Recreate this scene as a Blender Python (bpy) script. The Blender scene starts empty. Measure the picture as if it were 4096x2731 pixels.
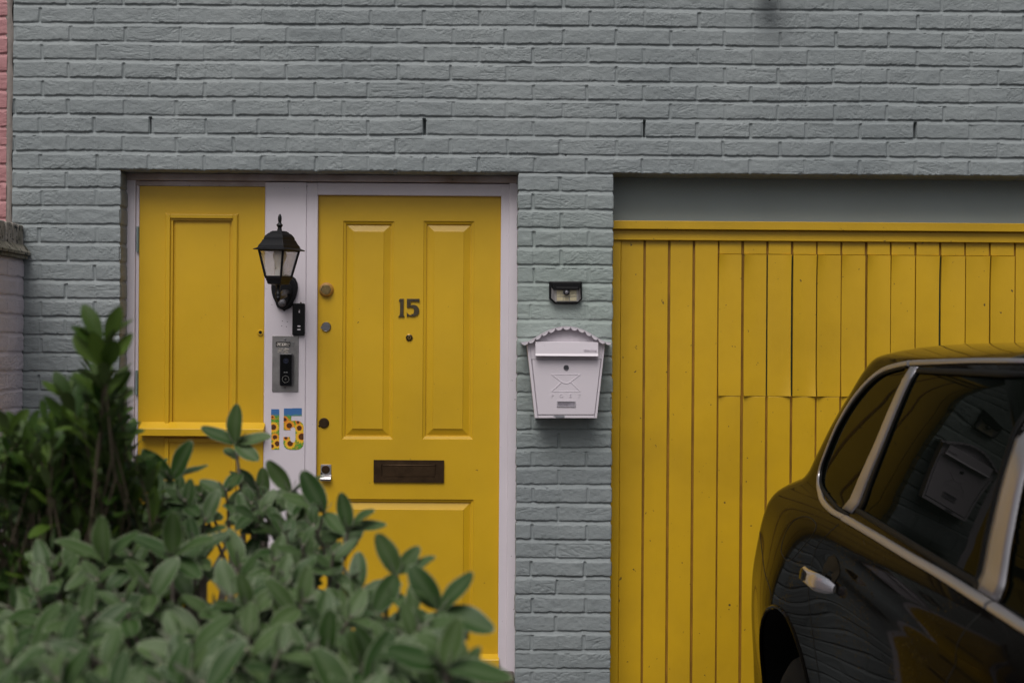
import bpy, math, random
import numpy as np
from mathutils import Vector, Matrix
random.seed(7)
R = math.radians
sc = bpy.context.scene
# ---------------------------------------------------------------- camera
cam_d = bpy.data.cameras.new('camera'); cam = bpy.data.objects.new('camera', cam_d)
sc.collection.objects.link(cam); sc.camera = cam
CAM = np.array([-.035, -5.835, 1.65]); RHO = .0068; PSI = .006; F = 5689.
fw = np.array([math.sin(PSI), math.cos(PSI), 0.]); _r = np.array([math.cos(PSI), -math.sin(PSI), 0.]); _u = np.array([0, 0, 1.])
rt = math.cos(RHO)*_r + math.sin(RHO)*_u; up = -math.sin(RHO)*_r + math.cos(RHO)*_u
M = Matrix(((rt[0], up[0], -fw[0], CAM[0]), (rt[1], up[1], -fw[1], CAM[1]), (rt[2], up[2], -fw[2], CAM[2]), (0, 0, 0, 1)))
cam.matrix_world = M
cam_d.sensor_width = 36; cam_d.lens = 50; cam_d.clip_start = .05; cam_d.clip_end = 1000
cam_d.dof.use_dof = True; cam_d.dof.focus_distance = 5.75; cam_d.dof.aperture_fstop = 5.0
# ---------------------------------------------------------------- sky, sun, exposure
w = bpy.data.worlds.new('World'); sc.world = w; w.use_nodes = True
nt = w.node_tree; bg = nt.nodes['Background']
sky = nt.nodes.new('ShaderNodeTexSky'); sky.sky_type = 'NISHITA'; sky.sun_disc = False
SUN_EL, SUN_AZ = 57, 197      # azimuth measured from +Y clockwise; wall faces -Y
sky.sun_elevation = R(SUN_EL); sky.sun_rotation = R(SUN_AZ); sky.dust_density = 6.0; sky.air_density = 1.0; sky.ozone_density = 1.0
hs = nt.nodes.new('ShaderNodeHueSaturation'); hs.inputs['Saturation'].default_value = .30
nt.links.new(sky.outputs[0], hs.inputs['Color']); nt.links.new(hs.outputs[0], bg.inputs[0]); bg.inputs[1].default_value = .08
sd = bpy.data.lights.new('sun', 'SUN'); sd.energy = 1.6; sd.angle = R(38); sd.color = (1, .97, .93)
so = bpy.data.objects.new('sun', sd); sc.collection.objects.link(so)
az = R(SUN_AZ); dirv = Vector((math.sin(az)*math.cos(R(SUN_EL)), math.cos(az)*math.cos(R(SUN_EL)), math.sin(R(SUN_EL))))
so.rotation_euler = dirv.to_track_quat('Z', 'Y').to_euler(); so.location = dirv*20
sc.view_settings.view_transform = 'Standard'; sc.view_settings.look = 'None'; sc.view_settings.gamma = 1
sc.view_settings.exposure = 0.0

# ---------------------------------------------------------------- helpers
def ray(px, py): return fw + rt*(px-2048)/F - up*(py-1365.5)/F
def P(px, py, y=0.):
    r = ray(px, py); t = (y-CAM[1])/r[1]; p = CAM + t*r
    return p
def X(px, py, y=0.): return float(P(px, py, y)[0])
def Z(px, py, y=0.): return float(P(px, py, y)[2])
def PD(px, py, d): return CAM + d*ray(px, py)      # point at depth d along the view

def link(o, parent=None):
    sc.collection.objects.link(o)
    if parent is not None:
        o.parent = parent
        o.matrix_parent_inverse = Matrix.Translation(-parent.location) if parent.type == 'EMPTY' and parent.parent is None else Matrix.Identity(4)
    return o
def tag(o, label=None, cat=None, group=None, kind=None):
    if label: o['label'] = label
    if cat: o['category'] = cat
    if group: o['group'] = group
    if kind: o['kind'] = kind
    return o
def empty(name, loc, label, cat, group=None):
    o = bpy.data.objects.new(name, None); o.location = loc; o.empty_display_size = .1
    sc.collection.objects.link(o); return tag(o, label, cat, group)

class MB:
    def __init__(s): s.v = []; s.f = []; s.m = []; s.s = []
    def add(s, v, f, m=0, sm=False):
        b = len(s.v); s.v += [tuple(map(float, p)) for p in v]
        for q in f: s.f.append(tuple(b+i for i in q)); s.m.append(m); s.s.append(sm)
    def box(s, x0, x1, y0, y1, z0, z1, m=0):
        v = [(x, y, z) for z in (z0, z1) for y in (y0, y1) for x in (x0, x1)]
        s.add(v, [(0, 2, 3, 1), (4, 5, 7, 6), (0, 1, 5, 4), (2, 6, 7, 3), (0, 4, 6, 2), (1, 3, 7, 5)], m)
    def prism(s, poly, y0, y1, m=0):      # poly in (x,z); front at y0
        n = len(poly); a = sum(poly[i][0]*poly[(i+1) % n][1]-poly[(i+1) % n][0]*poly[i][1] for i in range(n))
        if a < 0: poly = poly[::-1]
        v = [(x, y0, z) for x, z in poly]+[(x, y1, z) for x, z in poly]
        f = [tuple(range(n)), tuple(range(2*n-1, n-1, -1))]+[(i, i+n, (i+1) % n+n, (i+1) % n) for i in range(n)]
        s.add(v, f, m)
    def lathe(s, prof, c, axis='y', n=32, m=0, sm=True, sx=1., sz=1.):   # prof: (radius, offset along axis)
        v = []
        for r, h in prof:
            for k in range(n):
                a = 2*math.pi*k/n; ca, sa = r*math.cos(a), r*math.sin(a)
                v.append((c[0]+ca*sx, c[1]+h, c[2]+sa*sz) if axis == 'y' else ((c[0]+ca*sx, c[1]+sa, c[2]+h) if axis == 'z' else (c[0]+h, c[1]+ca, c[2]+sa)))
        f = []
        for j in range(len(prof)-1):
            for k in range(n):
                k2 = (k+1) % n; f.append((j*n+k, j*n+k2, (j+1)*n+k2, (j+1)*n+k))
        s.add(v, f, m, sm)
        s.add(v[:n], [tuple(range(n))], m, False); s.add(v[-n:], [tuple(range(n))[::-1]], m, False)
    def tube(s, pts, rad, n=8, m=0, sm=True, flat=None, nrm=None):
        pts = [np.array(p, float) for p in pts]; k = len(pts); v = []
        prev = None
        for i, p in enumerate(pts):
            t = pts[min(i+1, k-1)]-pts[max(i-1, 0)]; t = t/(np.linalg.norm(t)+1e-12)
            if nrm is not None: a = np.array(nrm[i], float)
            elif prev is None:
                a = np.array([0, 0, 1.]) if abs(t[2]) < .8 else np.array([0, 1., 0])
            else: a = prev
            a = a-t*(a@t); a /= np.linalg.norm(a)+1e-12; prev = a; b = np.cross(t, a)
            r = rad[i] if hasattr(rad, '__len__') else rad; ra = r*(flat if flat else 1)
            for j in range(n):
                q = 2*math.pi*(j+.5)/n; v.append(p+a*ra*math.cos(q)+b*r*math.sin(q))
        f = []
        for i in range(k-1):
            for j in range(n):
                j2 = (j+1) % n; f.append((i*n+j, i*n+j2, (i+1)*n+j2, (i+1)*n+j))
        f.append(tuple(range(n))[::-1]); f.append(tuple(range((k-1)*n, k*n)))
        s.add(v, f, m, sm)
    def sqloft(s, rings, c, ang, m=0):    # square sections (half,z) about a vertical axis, turned by ang
        v = []
        for h, z in rings:
            for sx, sy in ((-1, -1), (1, -1), (1, 1), (-1, 1)):
                x, y = sx*h, sy*h; v.append((c[0]+x*math.cos(ang)-y*math.sin(ang), c[1]+x*math.sin(ang)+y*math.cos(ang), z))
        f = [(4*i+k, 4*i+(k+1) % 4, 4*i+4+(k+1) % 4, 4*i+4+k) for i in range(len(rings)-1) for k in range(4)]
        f += [(3, 2, 1, 0), tuple(4*(len(rings)-1)+k for k in range(4))]
        s.add(v, f, m)
    def grid(s, Pt, m=0, sm=True, closed=False):
        a, b = Pt.shape[:2]; f = []
        for i in range(a-1):
            for j in range(b-1): f.append((i*b+j, i*b+j+1, (i+1)*b+j+1, (i+1)*b+j))
        s.add(Pt.reshape(-1, 3), f, m, sm)
    def obj(s, name, mats, parent=None, bevel=0, seg=2, xf=None, ang=35):
        me = bpy.data.meshes.new(name)
        v = s.v if xf is None else [tuple(xf @ Vector(p)) for p in s.v]
        me.from_pydata(v, [], s.f); me.validate()
        mats = mats if isinstance(mats, (list, tuple)) else [mats]
        for q in mats: me.materials.append(q)
        if len(me.polygons) == len(s.f):
            me.polygons.foreach_set('material_index', s.m); me.polygons.foreach_set('use_smooth', s.s)
        if any(s.s): me.set_sharp_from_angle(angle=R(38))
        o = bpy.data.objects.new(name, me); link(o, parent)
        if bevel:
            b = o.modifiers.new('bevel', 'BEVEL'); b.width = bevel; b.segments = seg; b.limit_method = 'ANGLE'; b.angle_limit = R(ang)
        return o

def npmesh(name, V, Fq, mats, parent=None, smooth=True, mi=None):
    me = bpy.data.meshes.new(name); V = np.asarray(V, np.float32); Fq = np.asarray(Fq, np.int32)
    k = Fq.shape[1]
    me.vertices.add(len(V)); me.vertices.foreach_set('co', V.ravel())
    me.loops.add(Fq.size); me.loops.foreach_set('vertex_index', Fq.ravel())
    me.polygons.add(len(Fq)); me.polygons.foreach_set('loop_start', np.arange(0, Fq.size, k, dtype=np.int32))
    me.polygons.foreach_set('use_smooth', np.full(len(Fq), smooth))
    for q in (mats if isinstance(mats, (list, tuple)) else [mats]): me.materials.append(q)
    if mi is not None: me.polygons.foreach_set('material_index', np.asarray(mi, np.int32))
    me.update(calc_edges=True)
    o = bpy.data.objects.new(name, me); link(o, parent); return o

def text_mesh(txt, size, name, m, parent, loc, extrude=.0006, spacing=1., rot=(math.pi/2, 0, 0), align='CENTER', wx=1.0, offset=0.0):
    c = bpy.data.curves.new(name, 'FONT'); c.body = txt; c.size = size; c.extrude = extrude; c.space_character = spacing
    c.align_x = align; c.align_y = 'CENTER'; c.offset = offset; c.resolution_u = 4
    t = bpy.data.objects.new('tmp', c); sc.collection.objects.link(t)
    dg = bpy.context.evaluated_depsgraph_get(); me = bpy.data.meshes.new_from_object(t.evaluated_get(dg)); bpy.data.objects.remove(t)
    Mx = Matrix.Translation(loc) @ Matrix.Rotation(rot[0], 4, 'X') @ Matrix.Diagonal((wx, 1, 1, 1))
    me.transform(Mx); me.materials.clear(); me.materials.append(m)
    o = bpy.data.objects.new(name, me); link(o, parent); return o

# value noise (numpy) for real relief
_rng = np.random.RandomState(11); _T = _rng.rand(257, 257)
def vn(x, y, seed=0):
    x = x+seed*17.31; y = y+seed*9.77
    xi = np.floor(x).astype(int); yi = np.floor(y).astype(int); fx = x-xi; fy = y-yi
    fx = fx*fx*(3-2*fx); fy = fy*fy*(3-2*fy); g = lambda a, b: _T[a % 251, b % 251]
    return (g(xi, yi)*(1-fx)+g(xi+1, yi)*fx)*(1-fy)+(g(xi, yi+1)*(1-fx)+g(xi+1, yi+1)*fx)*fy
def hsh(a, b, s=0): return _T[(a*7+b*13+s*31) % 251, (a*3+b*29+s*17+5) % 251]
def sstep(a, b, x): t = np.clip((x-a)/(b-a), 0, 1); return t*t*(3-2*t)

# ---------------------------------------------------------------- materials
def mat(name, col, rough=.5, metal=0., var=None, bump=None, coat=0., specks=None, spec=.5, ao=None, trans=0., col2=None, vscale=3., stretch=None, rvar=0):
    m = bpy.data.materials.new(name); m.use_nodes = True; n = m.node_tree; p = n.nodes['Principled BSDF']
    p.inputs['Roughness'].default_value = rough; p.inputs['Metallic'].default_value = metal
    p.inputs['Coat Weight'].default_value = coat; p.inputs['Coat Roughness'].default_value = .03
    p.inputs['Specular IOR Level'].default_value = spec; p.inputs['Transmission Weight'].default_value = trans
    tc = n.nodes.new('ShaderNodeTexCoord'); co = tc.outputs['Object']
    if stretch:
        mp = n.nodes.new('ShaderNodeMapping'); mp.inputs['Scale'].default_value = stretch; n.links.new(co, mp.inputs[0]); cs = mp.outputs[0]
    else: cs = co
    c2 = col2 or tuple(c*(1-(var or 0)) for c in col)
    last = None
    def noise(scale, det=4, src=co, ro=.6):
        q = n.nodes.new('ShaderNodeTexNoise'); q.inputs['Scale'].default_value = scale; q.inputs['Detail'].default_value = det; q.inputs['Roughness'].default_value = ro
        n.links.new(src, q.inputs['Vector']); return q.outputs['Fac']
    def ramp(src, a, b):
        q = n.nodes.new('ShaderNodeMapRange'); q.inputs['From Min'].default_value = a; q.inputs['From Max'].default_value = b; q.clamp = True
        n.links.new(src, q.inputs['Value']); return q.outputs['Result']
    def mix(fac, A, B):
        q = n.nodes.new('ShaderNodeMix'); q.data_type = 'RGBA'; n.links.new(fac, q.inputs['Factor'])
        for k, val in ((6, A), (7, B)):
            if isinstance(val, tuple): q.inputs[k].default_value = (*val, 1)
            else: n.links.new(val, q.inputs[k])
        return q.outputs[2]
    if var or col2: last = mix(ramp(noise(vscale), .3, .7), tuple(col), c2)
    if specks:
        scl, thr, sc_col = specks
        last = mix(ramp(noise(scl, 2), thr, thr+.03), last if last is not None else tuple(col), sc_col)
    if last is not None: n.links.new(last, p.inputs['Base Color'])
    else: p.inputs['Base Color'].default_value = (*col, 1)
    if rvar:
        rr = n.nodes.new('ShaderNodeMapRange'); rr.inputs['To Min'].default_value = max(rough-rvar, .02); rr.inputs['To Max'].default_value = rough+rvar
        n.links.new(noise(9, 5), rr.inputs['Value']); n.links.new(rr.outputs[0], p.inputs['Roughness'])
    prev = None
    for b in (bump or []):
        bn = n.nodes.new('ShaderNodeBump'); bn.inputs['Strength'].default_value = b[1]; bn.inputs['Distance'].default_value = b[2]
        n.links.new(noise(b[0], 5, cs), bn.inputs['Height'])
        if prev: n.links.new(prev, bn.inputs['Normal'])
        prev = bn.outputs[0]
    if prev: n.links.new(prev, p.inputs['Normal'])
    m['_'] = 1
    return m
YEL = (.66, .395, .010)
M_yel = mat('yellow_paint', YEL, .40, var=.17, bump=[(60, .16, .004), (400, .10, .0006)], specks=(60, .755, (.10, .06, .02)), vscale=1.6, stretch=(1, 1, .35), rvar=.08)
M_yel2 = mat('yellow_paint_worn', (.65, .385, .010), .42, var=.20, bump=[(40, .28, .004), (300, .15, .001)], specks=(45, .72, (.09, .055, .02)), vscale=2.2, stretch=(1, 1, .25), rvar=.08)
M_groove = mat('dark_yellow_groove', (.34, .165, .010), .6, var=.45, vscale=8)  # darker, mottled yellow for the backing between the planks
M_gap = mat('dark_green_gap', (.012, .022, .008), .8)
M_white = mat('lilac_white_paint', (.71, .645, .70), .42, var=.09, bump=[(50, .15, .004), (300, .1, .0008)], specks=(50, .74, (.22, .18, .18)), vscale=2.5, stretch=(1, 1, .3))
M_head = mat('shaded_stained_white', (.56, .48, .50), .5, col2=(.30, .21, .16), bump=[(30, .3, .004)], specks=(30, .70, (.13, .10, .08)), vscale=5, stretch=(.2, 1, 1))  # same white paint, lintel shade put into its colour, plus brown stains
M_board = mat('blue_grey_board', (.33, .39, .41), .5, var=.15, bump=[(40, .15, .003)], specks=(30, .75, (.08, .09, .09)), vscale=2)
M_black = mat('black_satin_metal', (.007, .007, .009), .42, spec=.3, bump=[(200, .1, .0008)], var=.3)
M_plastic = mat('black_plastic', (.005, .005, .006), .4, spec=.25)
M_gloss = mat('black_gloss_plastic', (.003, .003, .004), .12, spec=.25)
M_steel = mat('brushed_steel', (.38, .36, .36), .42, metal=.85, var=.35, bump=[(80, .25, .002)], stretch=(1, 1, .1), rvar=.12, vscale=14)
M_chrome = mat('satin_chrome', (.50, .48, .50), .42, metal=1., var=.1)
M_brass = mat('old_brass', (.42, .27, .08), .38, metal=.9, var=.4, vscale=60, bump=[(120, .2, .001)])
M_bronze = mat('dark_bronze', (.085, .05, .026), .42, metal=.75, var=.45, vscale=25, bump=[(90, .35, .002)], rvar=.1)
M_bronze2 = mat('bronze_numeral', (.11, .085, .05), .45, metal=.6, var=.4, vscale=40, bump=[(150, .3, .001)])
M_post = mat('white_powder_coat', (.69, .63, .685), .38, var=.05, bump=[(300, .12, .0006)], specks=(70, .76, (.25, .22, .22)))
M_chip = mat('bare_grey_metal', (.20, .20, .23), .5, var=.3)
M_step = mat('maroon_painted_step', (.075, .03, .032), .35, var=.5, bump=[(60, .4, .003)], vscale=12)
M_ground = mat('asphalt_and_paving', (.07, .07, .072), .85, var=.35, bump=[(120, .5, .006)], vscale=6)
M_dark = mat('dark_interior', (.01, .01, .01), .9)
M_cement = mat('cement_fillet', (.30, .26, .24), .8, var=.35, bump=[(60, .6, .006)], vscale=9, stretch=(1, 1, .4))
M_cope = mat('weathered_coping', (.46, .42, .40), .8, col2=(.17, .16, .12), bump=[(120, .7, .004), (30, .5, .006)], specks=(38, .60, (.02, .02, .02)), vscale=12, stretch=(1, 1, .4))
M_slate = mat('weathered_tile', (.33, .30, .25), .8, col2=(.08, .08, .055), bump=[(80, .6, .004)], specks=(40, .58, (.03, .03, .02)), vscale=22)
M_led = mat('cream_led_panel', (.85, .76, .50), .35, var=.15, vscale=60)
M_reflector = mat('grey_reflector', (.50, .48, .46), .3, metal=.3, var=.2, vscale=30)
M_sensor = mat('milky_sensor_dome', (.15, .145, .165), .35, spec=.3)
M_bulb = mat('white_bulb', (.80, .74, .66), .25)
M_label = mat('pale_label', (.62, .58, .55), .5, specks=(160, .60, (.03, .03, .03)))
M_tyre = mat('tyre_rubber', (.009, .009, .009), .85, spec=.2, var=.3, bump=[(150, .3, .002)])
M_wheel = mat('wheel_alloy', (.25, .25, .26), .35, metal=.9)
M_seal = mat('black_rubber_seal', (.004, .004, .004), .6, spec=.15)

def glass_mat():
    m = bpy.data.materials.new('lantern_glass'); m.use_nodes = True; n = m.node_tree; p = n.nodes['Principled BSDF']
    p.inputs['Base Color'].default_value = (.72, .66, .60, 1); p.inputs['Roughness'].default_value = .25
    tr = n.nodes.new('ShaderNodeBsdfTransparent'); mx = n.nodes.new('ShaderNodeMixShader'); mx.inputs[0].default_value = .24
    n.links.new(tr.outputs[0], mx.inputs[1]); n.links.new(p.outputs[0], mx.inputs[2]); n.links.new(mx.outputs[0], n.nodes['Material Output'].inputs[0]); return m
M_glass = glass_mat()

def brick_mat(name, c1, c2, mint=False, rough=.55):
    m = bpy.data.materials.new(name); m.use_nodes = True; n = m.node_tree; p = n.nodes['Principled BSDF']; p.inputs['Roughness'].default_value = rough
    p.inputs['Specular IOR Level'].default_value = .35
    tc = n.nodes.new('ShaderNodeTexCoord'); co = tc.outputs['Object']
    def noise(scale, det=5, src=co, ro=.6):
        q = n.nodes.new('ShaderNodeTexNoise'); q.inputs['Scale'].default_value = scale; q.inputs['Detail'].default_value = det; q.inputs['Roughness'].default_value = ro
        n.links.new(src, q.inputs['Vector']); return q.outputs['Fac']
    def mixn(fac, A, B):
        q = n.nodes.new('ShaderNodeMix'); q.data_type = 'RGBA'; n.links.new(fac, q.inputs['Factor'])
        for k, val in ((6, A), (7, B)):
            if isinstance(val, tuple): q.inputs[k].default_value = (*val, 1)
            else: n.links.new(val, q.inputs[k])
        return q.outputs[2]
    def rmp(src, a, b, lo=0., hi=1.):
        q = n.nodes.new('ShaderNodeMapRange'); q.inputs['From Min'].default_value = a; q.inputs['From Max'].default_value = b; q.inputs['To Min'].default_value = lo; q.inputs['To Max'].default_value = hi
        n.links.new(src, q.inputs['Value']); return q.outputs['Result']
    c = mixn(rmp(noise(1.3, 4), .35, .65), c1, c2)
    if mint:   # a mintier repainted patch on the pier
        vm = n.nodes.new('ShaderNodeVectorMath'); vm.operation = 'DISTANCE'; n.links.new(co, vm.inputs[0]); vm.inputs[1].default_value = (.22, 0, 1.72)
        c = mixn(rmp(vm.outputs['Value'], .62, .15, 0, .75), c, (.30, .355, .325))
    st = n.nodes.new('ShaderNodeMapping'); st.inputs['Scale'].default_value = (1, 1, 2.2); n.links.new(co, st.inputs[0])
    grime = rmp(noise(55, 3, st.outputs[0]), .68, .78, 0, .35)
    c = mixn(grime, c, tuple(x*.45 for x in c1))
    n.links.new(c, p.inputs['Base Color'])
    b1 = n.nodes.new('ShaderNodeBump'); b1.inputs['Strength'].default_value = .7; b1.inputs['Distance'].default_value = .0035
    st2 = n.nodes.new('ShaderNodeMapping'); st2.inputs['Scale'].default_value = (1, 1, 2.0); st2.inputs['Rotation'].default_value = (0, .35, 0); n.links.new(co, st2.inputs[0])
    n.links.new(noise(75, 6, st2.outputs[0], .65), b1.inputs['Height'])
    ja = n.nodes.new('ShaderNodeAttribute'); ja.attribute_name = 'joint'; n.links.new(rmp(ja.outputs['Fac'], .2, .8, .6, .08), b1.inputs['Strength'])
    b2 = n.nodes.new('ShaderNodeBump'); b2.inputs['Strength'].default_value = .5; b2.inputs['Distance'].default_value = .0012
    n.links.new(noise(330, 3), b2.inputs['Height']); n.links.new(b1.outputs[0], b2.inputs['Normal']); n.links.new(b2.outputs[0], p.inputs['Normal'])
    return m
M_brick = brick_mat('grey_painted_brick', (.215, .240, .250), (.270, .296, .304), mint=True)
M_pink = brick_mat('pink_painted_brick', (.40, .185, .195), (.45, .22, .23))
M_lilac = brick_mat('lilac_painted_brick', (.60, .54, .60), (.66, .60, .66))

# ---------------------------------------------------------------- ground
g = MB(); g.box(-150, 150, -300, 60, -.3, 0, 0); gr = g.obj('ground', M_ground); tag(gr, kind='structure')

# ---------------------------------------------------------------- the grey brick house
house = empty('brick_house', (0, .3, 0), 'grey painted brick mews house with yellow doors and garage', 'house')
ZL = Z(2090, 691)                       # underside of the brickwork over the openings
XA = X(1697, 500); PITCH = .2243; COURSE = .0752
XW0 = X(45, 700)
XD0 = X(482, 1000); XP0 = X(2068, 1200); XP1 = X(2452, 1200)
SLOTS = [X(600, 500), X(1697, 505), X(2578, 510), X(3662, 520)]
def brick_h(x, z, xa=XA, seed=0, slots=True, pitch=PITCH, z0=None):
    z0 = ZL if z0 is None else z0
    zz = z+.0022*(vn(x/.35, z/.16, 3+seed)-.5)*2
    row = np.floor((zz-z0)/COURSE).astype(int); zl = (zz-z0)-row*COURSE
    mt = .0145; top = COURSE-mt
    e1 = .0022*(vn(x/.022, row+.5, 1+seed)-.5)*2+.0012*(vn(x/.007, row+.1, 2+seed)-.5)*2
    e2 = .0030*(vn(x/.026, row+.5, 5+seed)-.4)*2+.0020*(vn(x/.008, row+.1, 6+seed)-.5)*2
    a = sstep(-.0005, .0035, zl-np.maximum(e2, 0))*sstep(-.0002, .0022, top+e1-zl)
    off = np.where(row % 2 == 0, xa, xa+pitch/2)
    k = np.round((x-off)/pitch).astype(int)
    jx = off+k*pitch+(hsh(row, k, 1+seed)-.5)*.016
    slope = (hsh(row, k, 9+seed)-.5)*.10*(zl-.03)
    dist = np.abs(x-jx-slope); wv = .0036+.0026*hsh(row, k, 2+seed)+.0012*(vn(x*0+row*3.1+k, z/.012, 4)-.5)
    q = sstep(wv, wv+.0020, dist)
    fill = hsh(row, k, 3+seed); dp = .0026+.0050*fill
    bi = np.floor((x-jx)/pitch+.5*0).astype(int)+k
    hb = (hsh(row, bi, 4+seed)-.5)*.0036+(hsh(row, bi, 5+seed)-.5)*.016*((zl-.032))+(hsh(row, bi, 6+seed)-.5)*.020*(x-jx)
    hb = hb+.0022*(vn(x/.05, z/.025, 7+seed)-.5)+.0014*(vn(x/.014, z/.010, 8+seed)-.5)
    ang = (vn(x/.4, z/.3, 12)-.5)*1.2
    xr = x+z*ang*.9; ridge = np.abs(vn(xr/.021, z/.0105, 9+seed)-.5)*2
    patch = sstep(.5, .75, vn(x/.09, z/.05, 10+seed)+.25*sstep(.02, .0, zl))
    hb = hb-.0017*patch*sstep(.28, .0, ridge)
    global JT
    JT = (1-q)*a
    fc = a*(q*hb+(1-q)*(-dp))
    u = np.clip((zl-top)/mt, 0, 1); dm = np.where(zl > top-.002, .0008+.0058*u, .0070)
    dm = dm*(.75+.5*vn(x/.08, row*1.7, 13+seed))
    h = fc+(1-a)*(-dm)
    if slots:
        for sx in SLOTS:
            h = np.where((np.abs(x-sx-.02*(zl-.04)) < .0042+.002*hsh(row, k, 8)) & (row == 2) & (zl > .001) & (zl < top+.008), -.055, h)
        hx, hz = X(2264, 620), Z(2264, 620)
        h = np.where((x-hx)**2+(z-hz)**2 < .0035**2, -.02, h)
    return h
JL = []
def strip(path, zs, **kw):
    U, PX, PY, NX, NY = [np.array(q) for q in zip(*path)]
    UU, ZZ = np.meshgrid(U, zs); H = brick_h(UU, ZZ, **kw); JL.append(JT.ravel())
    V = np.stack([PX[None]+NX[None]*H, PY[None]+NY[None]*H, ZZ], -1)
    a, b = UU.shape; I = np.arange(a*b).reshape(a, b)
    Fq = np.stack([I[:-1, :-1], I[:-1, 1:], I[1:, 1:], I[1:, :-1]], -1).reshape(-1, 4)
    return V, Fq
def front_path(x0, x1, dl=0., dr=0., step=.0030):
    p = []
    if dl: p += [(x0-d, x0, d, -1, 0) for d in np.arange(dl, .003, -step)]+[(x0, x0+.0012, .0012, -.7, -.7)]
    p += [(x, x, 0, 0, -1) for x in np.arange(x0+.004, x1-.003, step)]
    if dr: p += [(x1, x1-.0012, .0012, .7, -.7)]+[(x1+d, x1, d, 1, 0) for d in np.arange(.004, dr, step)]
    return p
VV = []; FF = []; nb = 0
def addp(V, Fq):
    global nb
    V = V.reshape(-1, 3); VV.append(V); FF.append(Fq+nb); nb += len(V)
zt = np.concatenate([np.arange(ZL, 3.12, .0028), np.arange(3.12, 3.8, .008)])
XR = 4.4
pt = front_path(XW0, 2.25)
pt += [(x, x, 0, 0, -1) for x in np.arange(2.26, XR, .012)]
V, Fq = strip(pt, zt)
rag = .004*(vn(V[0, :, 0]/.05, 0*V[0, :, 0], 20)-.5)+.003*(vn(V[0, :, 0]/.012, 0*V[0, :, 0], 21)-.5)
V[0, :, 2] += rag-.001; V[0, :, 1] += .002
V = np.concatenate([np.stack([V[0, :, 0], V[0, :, 1]*0+.16, V[0, :, 2]+.001], -1)[None], V], 0)
a, b = V.shape[:2]; I = np.arange(a*b).reshape(a, b); Fq = np.stack([I[:-1, :-1], I[:-1, 1:], I[1:, 1:], I[1:, :-1]], -1).reshape(-1, 4)
JL[0] = np.concatenate([np.zeros(V.shape[1]), JL[0]]); addp(V, Fq)
zlw = np.arange(0, ZL+.0005, .0028)
addp(*strip(front_path(XW0, XD0, 0, .17), zlw)); addp(*strip(front_path(XP0, XP1, .17, .2), zlw))
def setj(o, arr):
    at = o.data.attributes.new('joint', 'FLOAT', 'POINT'); at.data.foreach_set('value', arr.astype(np.float32))
setj(npmesh('brick_wall', np.concatenate(VV), np.concatenate(FF), M_brick, house), np.concatenate(JL))
s = MB(); s.box(XW0-.01, XR, .30, .36, 0, 3.8); s.box(XW0-.01, XR, .06, .30, ZL+.2, 3.8)
s.box(XR-.01, XR+.35, 0, .36, 0, 3.8); s.box(XW0-.06, XR+.4, -.05, .4, 3.8, 3.88); s.obj('unseen_backing', M_dark, house)  # unseen slabs added behind the brickwork against light leaking through gaps

# ---- door frame
YF = .112
fr = MB()
zf0 = Z(1300, 2705, YF); zhead = Z(1300, 727, YF)
xl0 = X(508, 1000, YF); xr1 = XP0+.01
fr.box(xl0-.02, X(540, 1200, YF), YF-.004, .2, zf0, zhead+.01)            # left jamb
fr.box(X(540, 1200, YF), X(553, 1200, YF), YF+.008, .2, zf0, zhead+.01)
fr.box(X(1060, 1300, YF), X(1223, 1300, YF), YF-.002, .2, zf0, Z(1140, 729, YF))
fr.box(X(1056, 1300, YF), X(1064, 1300, YF), YF+.004, .2, zf0, Z(1140, 729, YF)-.001)
xj = X(1268, 1300, YF)
fr.box(X(1223.5, 1300, YF)-.002, xj, YF+.003, .2, zf0, Z(1246, 729, YF)-.002)
fr.box(X(2001, 1300, YF), X(2034, 1300, YF), YF+.003, .2, zf0, Z(1640, 740, YF))
fr.box(X(2034, 1300, YF)-.001, xr1, YF-.004, .2, zf0, Z(1640, 729, YF))
fr.box(xj-.002, X(2034, 1300, YF), YF+.0045, .2, Z(1640, 782, YF), Z(1640, 729, YF)-.004)
fr.obj('door_frame', M_white, house, bevel=.003)
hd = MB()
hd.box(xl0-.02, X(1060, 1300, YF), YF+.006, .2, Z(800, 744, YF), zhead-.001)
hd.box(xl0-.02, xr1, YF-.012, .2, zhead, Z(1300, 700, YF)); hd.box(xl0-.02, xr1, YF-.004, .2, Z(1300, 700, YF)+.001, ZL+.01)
hd.obj('frame_head', M_head, house, bevel=.002)

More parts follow.
